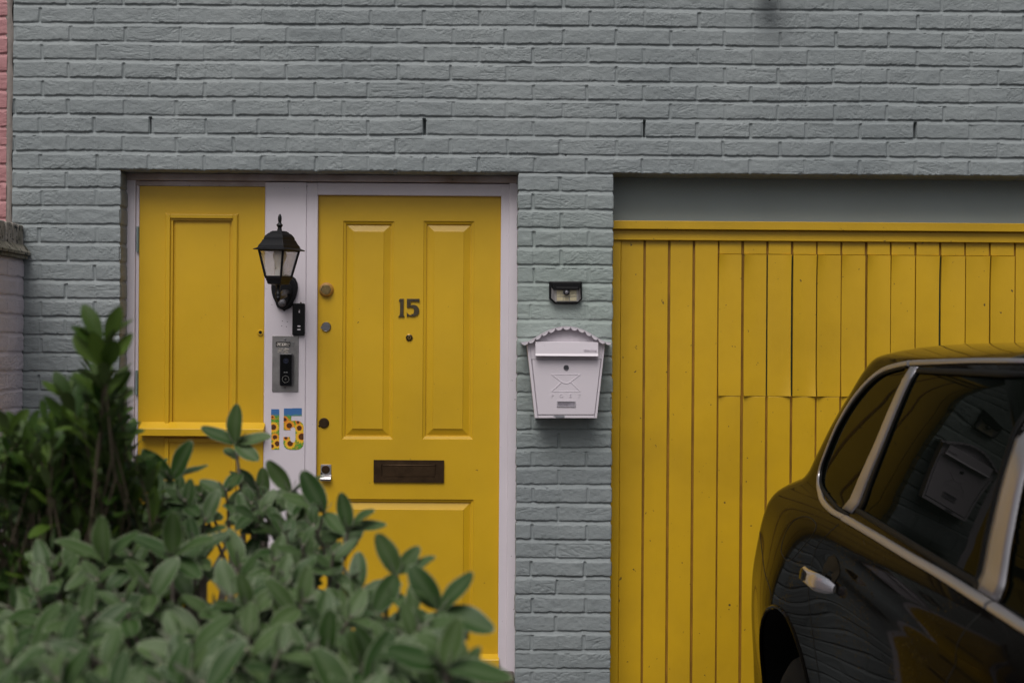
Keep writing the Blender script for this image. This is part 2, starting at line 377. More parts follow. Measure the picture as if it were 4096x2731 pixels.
# ---- side panel (yellow, over the sidelight)
def face(mb, x0, x1, z0, z1, panels, y, rings, yb, m=0):
    xs = sorted({x0, x1, *[p[0] for p in panels], *[p[1] for p in panels]}); zs = sorted({z0, z1, *[p[2] for p in panels], *[p[3] for p in panels]})
    for i in range(len(xs)-1):
        for j in range(len(zs)-1):
            cx, cz = (xs[i]+xs[i+1])/2, (zs[j]+zs[j+1])/2
            if any(p[0] < cx < p[1] and p[2] < cz < p[3] for p in panels): continue
            mb.add([(xs[i], y, zs[j]), (xs[i+1], y, zs[j]), (xs[i+1], y, zs[j+1]), (xs[i], y, zs[j+1])], [(0, 1, 2, 3)], m)
    mb.add([(x0, y, z0), (x1, y, z0), (x1, y, z1), (x0, y, z1), (x0, yb, z0), (x1, yb, z0), (x1, yb, z1), (x0, yb, z1)],
           [(0, 4, 5, 1), (1, 5, 6, 2), (2, 6, 7, 3), (3, 7, 4, 0)], m)
    for p in panels:
        prev = None
        for ins, dy in rings:
            r = [(p[0]+ins, y+dy, p[2]+ins), (p[1]-ins, y+dy, p[2]+ins), (p[1]-ins, y+dy, p[3]-ins), (p[0]+ins, y+dy, p[3]-ins)]
            if prev: mb.add(prev+r, [(k, (k+1) % 4, (k+1) % 4+4, k+4) for k in range(4)], m)
            prev = r
        mb.add(prev, [(0, 1, 2, 3)], m)
YS = .119
sx0, sx1 = X(556, 1200, YS), X(1057, 1200, YS); sz0, sz1 = Z(800, 2690, YS), Z(800, 746, YS)
sp = MB(); bx0, bx1 = X(690, 1200, YS), X(925, 1200, YS); ox0, ox1 = X(664, 1200, YS), X(948, 1200, YS)
zb1, zo1 = Z(810, 882, YS), Z(810, 858, YS); zled = Z(800, 1690, YS)
face(sp, sx0, sx1, sz0, sz1, [(bx0, bx1, zled-.02, zb1)], YS, [(0, 0), (.0005, .012), (.009, .012), (.010, .009)], .2)
# planted moulding round the field, above and below the ledge
def mould(x0, x1, z0, z1, ww):
    for A in ((x0, x0+ww, z0, z1), (x1-ww, x1, z0, z1)): sp.box(A[0], A[1], YS-.010, YS+.002, A[2], A[3])
    for A in ((x0-.004, x0+.003, z0, z1+.004), (x1-.003, x1+.004, z0, z1+.004)): sp.box(A[0], A[1], YS-.004, YS+.0015, A[2], A[3])
    sp.box(x0+ww+.0005, x1-ww-.0005, YS-.0095, YS+.002, z1-ww, z1-.0005)
mould(ox0, ox1, zled-.01, zo1, .017)
mould(ox0, ox1, sz0+.1, Z(800, 1752, YS), .017)
# sloping ledge
lx0, lx1 = X(557, 1700, .08), X(1056, 1700, .08)
v = [(0, YS, Z(800, 1687, YS)), (0, .072, Z(800, 1714, .072)), (0, .070, Z(800, 1716, .07)), (0, .070, Z(800, 1744, .07)), (0, YS, Z(800, 1744, .07))]
sp.add([(lx0, y, z) for _, y, z in v]+[(lx1, y, z) for _, y, z in v], [(0, 1, 2, 3, 4), (9, 8, 7, 6, 5)]+[(i, i+5, (i+1) % 5+5, (i+1) % 5) for i in range(5)])
side = sp.obj('side_panel', M_yel, house, bevel=.0016)
h = MB()
for z0p, z1p in ((1008, 906), (1579, 1481)):
    h = MB(); xx = X(549, 1000, YF)
    z0h, z1h = Z(549, z0p, YF), Z(549, z1p, YF)
    for k in range(5):
        a0 = z0h+(z1h-z0h)*k/5; h.lathe([(.0032, 0), (.0032, (z1h-z0h)/5-.0012)], (xx+.002, YF-.002, a0), 'z', 12)
    h.box(xx-.004, xx+.006, YF+.001, YF+.006, z0h, z1h); h.obj('hinge', mat('grey_painted_hinge', (.26, .33, .33), .5, var=.2) if z0p == 1008 else bpy.data.materials['grey_painted_hinge'], side)
kx, kz = X(1042, 1330, YS), Z(1042, 1330, YS)
h = MB(); h.lathe([(.0122, .003), (.0122, -.003), (.0105, -.005), (.0072, -.005), (.0068, .0)], (kx, YS-.001, kz), 'y', 28); h.lathe([(.0066, 0), (.0066, -.0015)], (kx, YS-.0015, kz), 'y', 20, m=1)
h.obj('lock_hole', [M_yel, M_dark], side)

# ---- front door
YD = .135
dx0, dx1 = X(1269, 1300, YD), X(2001, 1300, YD); dz0, dz1 = Z(1640, 2674, YD), Z(1640, 780, YD)
dr = MB()
def rect(a, b, c, d, y=YD): return (X(a, c, y), X(b, c, y), Z(a, d, y), Z(a, c, y))
pans = [rect(1373, 1577, 884, 1756), rect(1695, 1897, 884, 1756), rect(1372, 1895, 1994, 2516)]
face(dr, dx0, dx1, dz0, dz1, pans, YD, [(0, 0), (.0008, .004), (.007, .006), (.0115, .0075), (.0122, .0135), (.0165, .014), (.0425, .0055), (.0432, .0030), (.0440, .0026)], .2)
wb0 = X(1275, 2600, .10); wb1 = X(1996, 2600, .10)
v = [(YD, Z(1640, 2612, YD)), (.103, Z(1640, 2634, .103)), (.100, Z(1640, 2638, .1)), (.098, Z(1640, 2671, .098)), (YD, Z(1640, 2671, .098))]
dr.add([(wb0, y, z) for y, z in v]+[(wb1, y, z) for y, z in v], [(0, 1, 2, 3, 4), (9, 8, 7, 6, 5)]+[(i, i+5, (i+1) % 5+5, (i+1) % 5) for i in range(5)])
door = dr.obj('front_door', M_yel, house)
door['label'] = 'yellow panelled front door with bronze numerals'
dp = YD-.0005
def lock(px, py, r, mats, prof, key=True, name='door_lock', lab=None):
    x, z = X(px, py, dp), Z(px, py, dp); h = MB()
    for pr, mi in prof[:1]: h.lathe([(a, b) for a, b in pr], (x, dp, z), 'y', 36, m=mi)
    if len(prof) > 1:
        h.obj('lock_ring', mats[0], door); h = MB(); h.lathe(prof[1][0], (x, dp, z), 'y', 36, m=1)
    o = h.obj(name, mats, door); h = MB()
    if lab: o['label'] = lab
    if key:
        yk = min(b for pr, _ in prof for a, b in pr)-.0006
        h.lathe([(r*.33, .001), (r*.33, -.0006)], (x, yk, z-r*.28), 'y', 20, m=1); h.box(x-.0009, x+.0009, yk-.0012, yk+.001, z-r*.55, z-r*.1, m=2); h.lathe([(.0018, .001), (.0018, -.0012)], (x, yk, z-r*.16), 'y', 12, m=2)
    h.obj('keyhole', mats, door)
M_cyl = mat('tarnished_lock_cylinder', (.38, .28, .13), .35, metal=.9, var=.4, vscale=80)
M_ring = mat('yellowed_brass_ring', (.52, .30, .05), .42, metal=.35, col2=(.42, .24, .12), vscale=25)
lock(1306, 1159, .019, [M_ring, M_cyl, M_dark], [([(.0305, 0), (.0300, -.004), (.0265, -.014), (.0222, -.0185), (.0205, -.0185), (.0203, -.014)], 0), ([(.0195, -.010), (.0195, -.0195), (.0178, -.0208), (.0172, -.0195), (.0168, -.0195)], 1)], lab='domed brass lock ring around a worn cylinder')
M_silver = mat('dull_silver', (.33, .32, .34), .32, metal=.95, var=.25, vscale=70)
lock(1305, 1307, .0165, [M_silver, M_chip, M_dark], [([(.0205, 0), (.0203, -.0035), (.0182, -.006), (.0172, -.0055), (.0168, -.0065), (.0160, -.0065)], 0)], lab='round silver lock cylinder')
lock(1296, 1691, .0165, [M_bronze, M_bronze, M_dark], [([(.0215, 0), (.0213, -.003), (.0195, -.0055), (.017, -.006)], 0)], lab='round dark bronze lock cylinder')
# pull plate with lock
h = MB(); a0, a1, c0, c1 = X(1283, 1870, dp), X(1325, 1870, dp), Z(1300, 1899, dp), Z(1300, 1857, dp)
h.box(a0, a1, dp-.003, dp, c0, c1); xm = (a0+a1)/2
pf = [(dp-.001, c0+.002), (dp-.010, c0-.001), (dp-.018, c0-.007), (dp-.023, c0-.015), (dp-.022, c0-.022), (dp-.017, c0-.025)]
G = np.array([[(a0, y, z), (a1+.0005, y, z)] for y, z in pf]); h.grid(G); G2 = G.copy(); G2[:, :, 1] += .0015; G2[:, :, 2] -= .001; h.grid(G2[::-1])
h.obj('door_pull', M_chrome, door, bevel=.0008)
lock(1303, 1877, .0155, [M_bronze, M_silver, M_dark], [([(.0175, 0), (.0172, -.005), (.0155, -.0065)], 0)], lab='dark lock cylinder above the small silver pull')
# letter plate
h = MB(); a0, a1, c0, c1 = X(1495, 1880, dp), X(1776, 1880, dp), Z(1600, 1928, dp), Z(1600, 1839, dp)
b0, b1, e0, e1 = X(1526, 1880, dp), X(1744, 1880, dp), Z(1600, 1908, dp), Z(1600, 1856, dp)
face(h, a0, a1, c0, c1, [(b0, b1, e0, e1)], dp-.007, [(0, 0), (.001, .004), (.003, .0045)], dp)
h.box(b0+.004, b1-.004, dp-.0055, dp-.001, e0+.004, e1-.003)
h.tube([(b0+.005, dp-.006, e1-.003), (b1-.005, dp-.006, e1-.003)], .0022, 8)
h.obj('letter_plate', M_bronze, door, bevel=.001)
# peephole
h = MB(); x, z = X(1637, 1350, dp), Z(1637, 1350, dp)
h.lathe([(.0148, 0), (.0146, -.003), (.0125, -.0045), (.0118, -.003)], (x, dp, z), 'y', 32, m=0); h.lathe([(.0116, 0), (.0116, -.004), (.0085, -.0055), (.0080, -.003), (.005, -.002), (.003, -.0035)], (x, dp, z), 'y', 32, m=1)
h.obj('peephole', [M_brass, M_gloss], door)
# numerals
def z5(pts): return [(X(1230+a/2.34, 730+b/2.34, dp), Z(1230+a/2.34, 730+b/2.34, dp)) for a, b in pts]
one = [(855, 1104), (860, 1098), (864, 1088), (902, 1088), (901, 1112), (898, 1220), (899, 1238), (908, 1257), (850, 1257), (863, 1240), (866, 1222), (868, 1116), (858, 1114)]
five = [(931, 1088), (1049, 1088), (1047, 1124), (1040, 1118), (1030, 1113), (968, 1113), (965, 1150), (985, 1144), (1010, 1147), (1030, 1159), (1043, 1180), (1046, 1204), (1040, 1226), (1024, 1243), (1000, 1252), (975, 1254), (950, 1247), (930, 1256), (930, 1212), (940, 1228), (957, 1239), (977, 1238), (992, 1225), (999, 1202), (996, 1182), (984, 1168), (966, 1165), (950, 1169), (931, 1167)]
for pl in (one, five):
    h = MB(); h.prism(z5(pl), dp-.005, dp, 0)
    for (a, b) in (((883, 1104), (880, 1236)) if pl is one else ((995, 1098), (980, 1236))):
        q = z5([(a, b)])[0]; h.lathe([(.0028, -.004), (.0028, -.0058), (.0018, -.0064)], (q[0], dp, q[1]), 'y', 12)
        h.box(q[0]-.0022, q[0]+.0022, dp-.0069, dp-.0062, q[1]-.0004, q[1]+.0004, m=1)
    h.obj('house_numeral', [M_bronze2, M_dark], door, bevel=.0007)
# step
s = MB(); s.box(XD0+.002, XP0-.002, -.0, .30, 0, Z(1640, 2676, .11)-.004); s.box(XD0+.004, XP0-.004, -.16, .0-.001, 0, .16)
s.obj('door_step', M_step, house, bevel=.006)

# ---- board above garage and garage door
s = MB(); s.box(XP1-.01, XR, .165, .25, Z(3000, 890, .165), ZL+.02); s.obj('lintel_board', M_board, house)
gd = MB(); gx0 = X(2452, 1000, .12)-.02
def zg(py, y=.13): return Z(3200, py, y)
gd.box(gx0, XR, .100, .25, zg(921, .1), zg(887, .1)); gd.box(gx0, XR, .122, .25, zg(965, .122), zg(924, .122))
xst = X(2480, 1500, .138)
gd.box(gx0, xst, .134, .25, 0, zg(965, .134)-.001)
garage = gd.obj('garage_door', M_yel2, house, bevel=.0025); garage['label'] = 'yellow boarded garage door with vertical planks'
grooves = [2579, 2677.5, 2776, 2875, 2971, 3070, 3169, 3268, 3366, 3465, 3563, 3662, 3761, 3861, 3960, 4060]
while len(grooves) < 32: grooves.append(grooves[-1]+99)
gx = [X(q, 1000, .138) for q in grooves]; gapw = .0088
rng = random.Random(5)
left = xst+.0015
bk = MB(); bk.box(gx0, XR, .1475, .19, 0, zg(965)+.0); bk.obj('backing_board', M_groove, garage)
zA, zB1 = zg(1019, .138), zg(1585, .138); ztop = zg(964, .138)
plank = MB(); flap = MB()
widen = {5: .45, 6: .5, 7: .5, 9: .9, 11: .5, 12: .55, 13: .4, 14: 1.0, 15: .55}
for i, gxx in enumerate(gx):
    gw_ = gapw*rng.uniform(.75, 1.3); x0, x1 = left, gxx-gw_/2; left = gxx+gw_/2
    y0 = .138+rng.uniform(-.0022, .0018)
    if 4 <= i <= 15:
        plank.box(x0, x1, y0, .1472, zA+.001, ztop-.0005); plank.box(x0, x1, y0, .1472, .02, zB1-.0015)
        n = 9; gxs = np.linspace(x0-rng.uniform(0, .0025), x1+rng.uniform(.0, .003), n); cu, cv = rng.uniform(-.0075, .005), rng.uniform(-.004, .006)
        zs_ = np.linspace(zB1+.0005, zA-.0005, 24); G = np.zeros((24, n, 3))
        for a_, zz_ in enumerate(zs_):
            for b_, xx_ in enumerate(gxs):
                tt = (b_/(n-1)-.5)*2; e = math.exp(-min(a_, 23-a_)/2.2)
                G[a_, b_] = (xx_+.0, y0-.001+cv*tt*.5-abs(cu)*(tt*tt)*.5-(.0110*max(tt*(1 if cu > 0 else -1), 0)**2)*e, zz_+(0))
        flap.grid(G, sm=True)
        nn = n-1; bot = G[0]; tp = G[-1]
        bb = np.stack([bot, bot+[0, .012, 0]]); flap.grid(bb[::-1], sm=False); bb = np.stack([tp, tp+[0, .012, 0]]); flap.grid(bb, sm=False)
        for sde in (0, -1):
            e_ = G[:, sde]; bb = np.stack([e_, e_+[0, .012, 0]]); flap.grid(bb if sde == 0 else bb[::-1], sm=False)
        if i in (5, 6, 7, 10, 12, 14):
            dk = MB(); dk.box(gxx-gapw/2-.003, gxx+gapw/2+.003, .1463, .1470, zB1+.004, zA-.004); dk.obj('hatch_gap', M_gap, garage)
    else:
        plank.box(x0, x1, y0, .1472, .02, ztop-.0005)
plank.obj('plank_boarding', M_yel2, garage, bevel=.0018)
flap.obj('hatch_boarding', M_yel2, garage)
dk2 = MB(); dk2.box(gx[3], gx[15], .1458, .1466, zA-.0006, zA+.0006); dk2.obj('hatch_seam', M_gap, garage)

# ---------------------------------------------------------------- pink neighbour and lilac boundary wall
pinkh = empty('neighbouring_house', (XW0-.5, .1, 0), 'pink painted brick house at the left edge above the boundary wall', 'house')
pp = [(x, x, 0.004, 0, -1) for x in np.arange(XW0-1.6, XW0-.021, .006)]
V, Fq = strip(pp, np.arange(1.9, 3.8, .003), xa=XA+.05, seed=3, slots=False, z0=ZL+.022)
npmesh('pink_wall', V.reshape(-1, 3), Fq, M_pink, pinkh)
zc = np.arange(0, 3.8, .02); xc = np.linspace(0, 1, 6); G = np.zeros((len(zc), 6, 3))
for i, z in enumerate(zc):
    wob = .006*(float(vn(np.array(z/.09), np.array(0.), 3))-.5)*2
    for j, t in enumerate(xc): G[i, j] = (XW0-.028+wob+t*(.029+.004*math.sin(z*31)-wob*.6), .009-.008*math.sin(math.pi*t)*(.6+.4*float(vn(np.array(z/.05), np.array(2.), 4))), z)
cm = MB(); cm.grid(G); cm.obj('cement_joint', M_cement, pinkh)
s = MB(); s.box(XW0-1.6, XW0-.011, .05, .35, 0, 3.8); s.box(XW0-1.6, XW0-.03, .02, .05, 0, 1.95); s.obj('unseen_backing', M_dark, pinkh)  # unseen slabs added behind the pink brick face
XB = -2.0; ZB = Z(60, 1032, -.1)
gw = empty('boundary_wall', (XB-.11, -1.2, 0), 'lilac painted brick boundary wall with weathered coping, meeting the house at left', 'wall')
us = np.arange(.0, 2.4, .005); path = [(u, XB, -u, 1, 0) for u in us][::-1]
V, Fq = strip(path, np.arange(0, ZB, .0032), xa=.08, seed=6, slots=False, z0=ZB, pitch=.2243)
VV = [V.reshape(-1, 3)]; FF = [Fq]
path = [(u, XB-u, -2.4, 0, -1) for u in np.arange(0, .22, .005)]
V2, F2 = strip(path[::-1], np.arange(0, ZB, .0032), xa=.08, seed=6, slots=False, z0=ZB); 
npmesh('brick_body', np.concatenate([VV[0], V2.reshape(-1, 3)]), np.concatenate([Fq, F2+len(VV[0])]), M_lilac, gw)
s = MB(); s.box(XB-.22, XB-.012, -2.39, -.0, 0, ZB-.002); s.obj('wall_core', M_lilac, gw)
t1 = MB()
for j, (ov, z0_, z1_) in enumerate(((.016, ZB, ZB+.014), (.030, ZB+.0145, ZB+.029))):
    yy = -.004; k = 0
    while yy > -2.42:
        L = .155; t1.box(XB-.22-ov, XB+ov+rng.uniform(-.002, .002), yy-L+.002, yy-(.06 if False else 0), z0_+rng.uniform(0, .001), z1_-rng.uniform(0, .001)); yy -= L
zt1 = ZB+.029
t1.add([(XB+.026, 0, zt1), (XB+.002, 0, zt1+.03), (XB+.002, -2.42, zt1+.03), (XB+.026, -2.42, zt1)], [(0, 1, 2, 3)])
t1.obj('tile_course', M_slate, gw, bevel=.002)
cp = MB(); yy = -.006
while yy > -2.42:
    L = .064+rng.uniform(-.003, .003); o_ = rng.uniform(-.003, .003); cp.box(XB-.22+o_, XB+.002+o_, yy-L, yy, zt1+.001, zt1+.112+rng.uniform(-.004, .004)); yy -= L+.009
cp.obj('coping_bricks', M_cope, gw, bevel=.006)
cq = MB(); cq.box(XB-.21, XB-.006, -2.41, -.002, zt1+.001, zt1+.104); cq.obj('coping_mortar', M_cement, gw)

# ---------------------------------------------------------------- lantern
YLN = -.135
def zl_(a, b): return P(950+a/3.92, 800+b/3.92, YLN)
lc = zl_(652, 800); sc_l = 5.70/F/3.92
lan = empty('wall_lantern', (X(1139, 1170), -.0, Z(1139, 1170)), 'black four-sided wall lantern with spiked roof on the white post', 'wall lantern')
LA = R(-25); z8 = lambda yy: float(zl_(650, yy)[2])
h_ = lambda wz: wz/2*sc_l/math.cos(R(25))
XF = Matrix.Translation(Vector(lc)) @ Matrix.Rotation(R(1.2), 4, 'Y') @ Matrix.Rotation(R(1.5), 4, 'X') @ Matrix.Translation(-Vector(lc))
lc2 = (lc[0], YLN, 0)
m_ = MB(); m_.sqloft([(h_(515), z8(792)), (h_(528), z8(786)), (h_(528), z8(778)), (h_(436), z8(752)), (h_(430), z8(742)), (h_(420), z8(720)), (h_(412), z8(712)), (h_(385), z8(690)), (h_(355), z8(655)), (h_(340), z8(632)), (h_(322), z8(627)), (h_(318), z8(612)), (h_(308), z8(590)), (h_(285), z8(563)), (h_(250), z8(538)), (h_(218), z8(522)), (h_(198), z8(520)), (h_(190), z8(505)), (h_(160), z8(498)), (h_(150), z8(487))], lc2, LA)
m_.obj('lantern_roof', M_black, lan, bevel=.0008, xf=XF)
m_ = MB(); k = sc_l
m_.lathe([(a*k, z8(b)-z8(487)) for a, b in [(40, 487), (36, 470), (31, 440), (31, 430), (36, 425), (50, 402), (52, 396), (38, 378), (24, 362), (22, 350), (27, 335), (30, 300), (27, 262), (16, 232), (4, 219)]], (lc[0], YLN, z8(487)), 'z', 24); m_.obj('finial', M_black, lan, xf=XF)
hc0, hc1 = h_(405), h_(262); zc0, zc1 = z8(790), z8(1205)
def corner(h, kx, ky): x, y = kx*h, ky*h; return (lc[0]+x*math.cos(LA)-y*math.sin(LA), YLN+x*math.sin(LA)+y*math.cos(LA))
m_ = MB()
for kx, ky in ((-1, -1), (1, -1), (1, 1), (-1, 1)):
    a = corner(hc0, kx, ky); b = corner(hc1, kx, ky); m_.tube([(a[0], a[1], zc0), (b[0], b[1], zc1)], .0062, 4, sm=False)
m_.sqloft([(h_(262), z8(1190)), (h_(275), z8(1196)), (h_(275), z8(1232)), (h_(252), z8(1236)), (h_(250), z8(1262)), (h_(236), z8(1268)), (h_(224), z8(1308)), (h_(205), z8(1322)), (h_(100), z8(1332))], lc2, LA)
m_.sqloft([(h_(400), z8(806)), (h_(408), z8(802)), (h_(408), z8(785))], lc2, LA)
m_.obj('lantern_cage', M_black, lan, bevel=.0006, xf=XF)
for q in range(4):
    cs = [(-1, -1), (1, -1), (1, 1), (-1, 1)]; A, B = cs[q], cs[(q+1) % 4]; m_ = MB(); i_ = .96
    a, b = corner(hc0*i_, *A), corner(hc0*i_, *B); c_, d_ = corner(hc1*i_, *B), corner(hc1*i_, *A)
    m_.add([(a[0], a[1], zc0-.003), (b[0], b[1], zc0-.003), (c_[0], c_[1], zc1+.004), (d_[0], d_[1], zc1+.004)], [(3, 2, 1, 0)])
    o = m_.obj('glass_pane', M_glass, lan, xf=XF); so_ = o.modifiers.new('t', 'SOLIDIFY'); so_.thickness = .002
m_ = MB(); m_.lathe([(.014, 0), (.014, .022), (.012, .03), (.016, .045), (.024, .065), (.028, .083), (.024, .098), (.012, .108), (.002, .110)], (lc[0]+.003, YLN, z8(1190)), 'z', 24); m_.obj('light_bulb', M_bulb, lan, xf=XF)
m_ = MB(); lb = corner(hc1*.5, .2, -1); m_.box(lc[0]-.010, lc[0]+.027, YLN-.026, YLN-.025, z8(1186), z8(1094)); m_.box(lc[0]+.010, lc[0]+.012, YLN-.0268, YLN-.026, z8(1180), z8(1130), 1); m_.obj('paper_label', [mat('white_label', (.6, .6, .6), .5), M_chip], lan, xf=XF)
# arm
cx_, zt_ = float(zl_(640, 1330)[0]), z8(1325)
m_ = MB(); m_.lathe([(r_*k, z8(yy)-z8(1325)) for r_, yy in [(52, 1325), (50, 1335), (34, 1350), (27, 1375), (25, 1400), (30, 1435), (46, 1465), (48, 1475), (40, 1482), (38, 1520), (44, 1530), (36, 1560), (20, 1585), (6, 1600)]], (cx_, YLN, z8(1325)), 'z', 20)
m_.tube([(cx_, YLN, z8(1500)), (cx_+.006, -.11, z8(1520)), (cx_+.016, -.07, z8(1490)), (X(1139, 1180), -.03, Z(1139, 1170)), (X(1139, 1180), YF, Z(1139, 1165))], .011, 12)
m_.obj('lantern_arm', M_black, lan)
zz = lambda a, b: (X(1050+a/2.24, 1150+b/2.24, YF-.004), Z(1050+a/2.24, 1150+b/2.24, YF-.004))
shield = [(195, 213), (182, 200), (160, 190), (140, 180), (128, 165), (118, 130), (100, 95), (86, 50), (80, 0), (84, -50), (100, -85), (130, -105), (200, -118), (265, -105), (298, -80), (315, -40), (319, 5), (312, 50), (297, 95), (278, 130), (268, 160), (255, 180), (235, 190), (210, 200)]
def shr(pl, f): cxs = sum(p[0] for p in pl)/len(pl); czs = sum(p[1] for p in pl)/len(pl); return [(cxs+(a-cxs)*f, czs+(b-czs)*f) for a, b in pl]
m_ = MB(); S0 = [zz(*p) for p in shield]; m_.prism(S0, YF-.016, YF-.002); m_.prism(shr(S0, .90), YF-.024, YF-.015); m_.prism(shr(S0, .62), YF-.036, YF-.022)
m_.obj('back_plate', M_black, lan, bevel=.003)
m_ = MB(); c = zz(187, 138); m_.lathe([(.0165, .012), (.0165, 0), (.0155, -.006), (.012, -.012), (.006, -.0155), (.0005, -.0165)], (c[0], YF-.034, c[1]), 'y', 24); m_.obj('motion_sensor', M_sensor, lan)

# ---------------------------------------------------------------- empty bracket, intercom, video bell, sticker
yw = YF-.0025
def rr(x0, x1, z0, z1, r, n=5):
    out = []
    for cx, cz, a0 in ((x1-r, z1-r, 0), (x0+r, z1-r, 90), (x0+r, z0+r, 180), (x1-r, z0+r, 270)):
        out += [(cx+r*math.cos(R(a0+90*k/n)), cz+r*math.sin(R(a0+90*k/n))) for k in range(n+1)]
    return out
def q3(a, b, y=yw): return X(1050+a/2.24, 1150+b/2.24, y), Z(1050+a/2.24, 1150+b/2.24, y)
x0, z1 = q3(272, 141); x1, z0 = q3(381, 429)
bk = empty('mounting_bracket', ((x0+x1)/2, yw, z0), 'empty black plastic bracket beside the lantern foot, above the steel intercom', 'bracket')
m_ = MB(); m_.prism(rr(x0, x1, z0, z1, .006), yw-.013, yw); m_.obj('bracket_body', M_plastic, bk, bevel=.002)
m_ = MB()
for a, b, c, d in ((328, 197, 339, 227), (317, 340, 344, 353), (316, 370, 345, 382)):
    u0, v1 = q3(a, b); u1, v0 = q3(c, d); m_ = MB(); m_.prism(rr(u0, u1, v0, v1, min(u1-u0, v1-v0)*.48), yw-.0138, yw-.0125); m_.obj('screw_slot', M_white, bk)
m_ = MB(); u, v_ = q3(345, 138); m_.lathe([(.0035, 0), (.0035, -.006)], (u, yw, v_), 'y', 12); u, v_ = q3(332, 204); m_.lathe([(.0026, -.0125), (.0026, -.0150), (.0015, -.0156)], (u, yw, v_), 'y', 12); m_.obj('screw', M_bronze, bk)
x0, z1 = q3(89, 431); x1, z0 = q3(321, 932)
ic = empty('intercom_panel', ((x0+x1)/2, yw, z0), 'brushed steel entry panel with name slot on the white post', 'intercom')
m_ = MB(); m_.prism(rr(x0, x1, z0, z1, .002), yw-.0035, yw); m_.obj('steel_plate', M_steel, ic, bevel=.001)
u0, v1 = q3(122, 486); u1, v0 = q3(250, 529); m_ = MB(); face(m_, u0, u1, v0, v1, [(u0+.0028, u1-.0028, v0+.0028, v1-.0028)], yw-.0058, [(0, 0), (.0004, .0018)], yw-.003); m_.obj('slot_frame', M_plastic, ic)
m_ = MB(); m_.box(u0+.003, u1-.003, yw-.0045, yw-.0036, v0+.003, v1-.003); m_.obj('name_card', mat('name_card_paper', (.55, .50, .46), .5), ic)
m_ = MB()     # faded handwriting: strokes
for st in ([(132, 498), (138, 510), (146, 520), (150, 512)], [(160, 505), (172, 514)], [(162, 516), (176, 503)], [(168, 500), (168, 518)], [(190, 500), (192, 514)], [(210, 500), (240, 497)], [(208, 516), (226, 512), (244, 518)], [(226, 506), (244, 512)]):
    m_.tube([(*(lambda p: (p[0], yw-.0047, p[1]))(q3(*p)),) for p in st], .0011, 6)
m_.obj('handwriting', M_dark, ic)
u0, v1 = q3(264, 487); u1, v0 = q3(283, 529); m_ = MB(); m_.box(u0, u1, yw-.0052, yw-.003, v0, v1); m_.obj('call_button', mat('grey_button', (.16, .16, .16), .4), ic, bevel=.001)
for a, b in ((204, 464), (204, 897)):
    u, v_ = q3(a, b); m_ = MB(); m_.lathe([(.0042, -.003), (.0042, -.0048), (.0028, -.0065), (.0003, -.0070)], (u, yw, v_), 'y', 16); m_.obj('screw', M_silver, ic)
m_ = MB()
for k_ in range(26):
    a, b = 138+random.random()*106, 542+random.random()*44; u, v_ = q3(a, b); r_ = .0018+.002*random.random()
    m_.lathe([(r_, -.0034), (r_*.8, -.0042), (r_*.3, -.0045)], (u, yw, v_), 'y', 7, sx=1.6)
m_.obj('glue_remains', mat('old_glue', (.42, .38, .34), .35, var=.3, vscale=90), ic)
x0, z1 = q3(156, 590, yw-.02); x1, z0 = q3(270, 882, yw-.02)
vb = empty('video_doorbell', ((x0+x1)/2, yw-.004, z0), 'black video doorbell with round button, fixed on the steel plate', 'doorbell')
m_ = MB(); m_.prism(rr(x0, x1, z0, z1, .008), yw-.028, yw-.0037); m_.obj('bell_housing', mat('dark_grey_housing', (.035, .033, .04), .3), vb, bevel=.003)
m_ = MB(); m_.prism(rr(x0+.0035, x1-.0035, z0+.0035, z1-.0035, .006), yw-.0295, yw-.0275); m_.obj('front_glass', M_gloss, vb, bevel=.0006)
yy = yw-.0298
u, v_ = q3(210, 655, yy); m_ = MB(); m_.lathe([(.0115, .0), (.0115, -.0008), (.0095, -.0008), (.009, .0002), (.0055, .0002), (.0048, -.0006), (.001, -.0012)], (u, yy, v_), 'y', 28); m_.obj('camera_lens', mat('lens_glass', (.012, .014, .03), .06), vb)
u, v_ = q3(207, 820, yy); m_ = MB(); n_ = 40; m_.tube([(u+.0142*math.cos(2*math.pi*k/n_), yy, v_+.0142*math.sin(2*math.pi*k/n_)) for k in range(n_+1)], .0005, 6); m_.obj('button_ring', mat('pale_ring', (.30, .29, .27), .4), vb)
m_ = MB(); bell = [(-.003, -.002), (-.0022, -.001), (-.002, .0015), (-.001, .003), (.001, .003), (.002, .0015), (.0022, -.001), (.003, -.002)]
m_.tube([(u+a, yy, v_+b) for a, b in bell+[bell[0]]], .00035, 5); m_.tube([(u-.0008, yy, v_-.0032), (u+.0008, yy, v_-.0032)], .0004, 5); m_.obj('bell_symbol', bpy.data.materials['pale_ring'], vb)
u, v_ = q3(208, 758, yy); text_mesh('aosu', .0062, 'lettering', mat('grey_lettering', (.42, .42, .42), .5), vb, (u, yy, v_), .0002, 1.1, wx=1.35, offset=.0001)
m_ = MB()
for a, b in ((178, 300), (222, 307), (172, 343), (214, 350)):
    u, v_ = q3(a, b); m_.lathe([(.0018, .003), (.0018, -.0003)], (u, YF-.002, v_), 'y', 10)
m_.obj('screw_hole', M_dark, house)

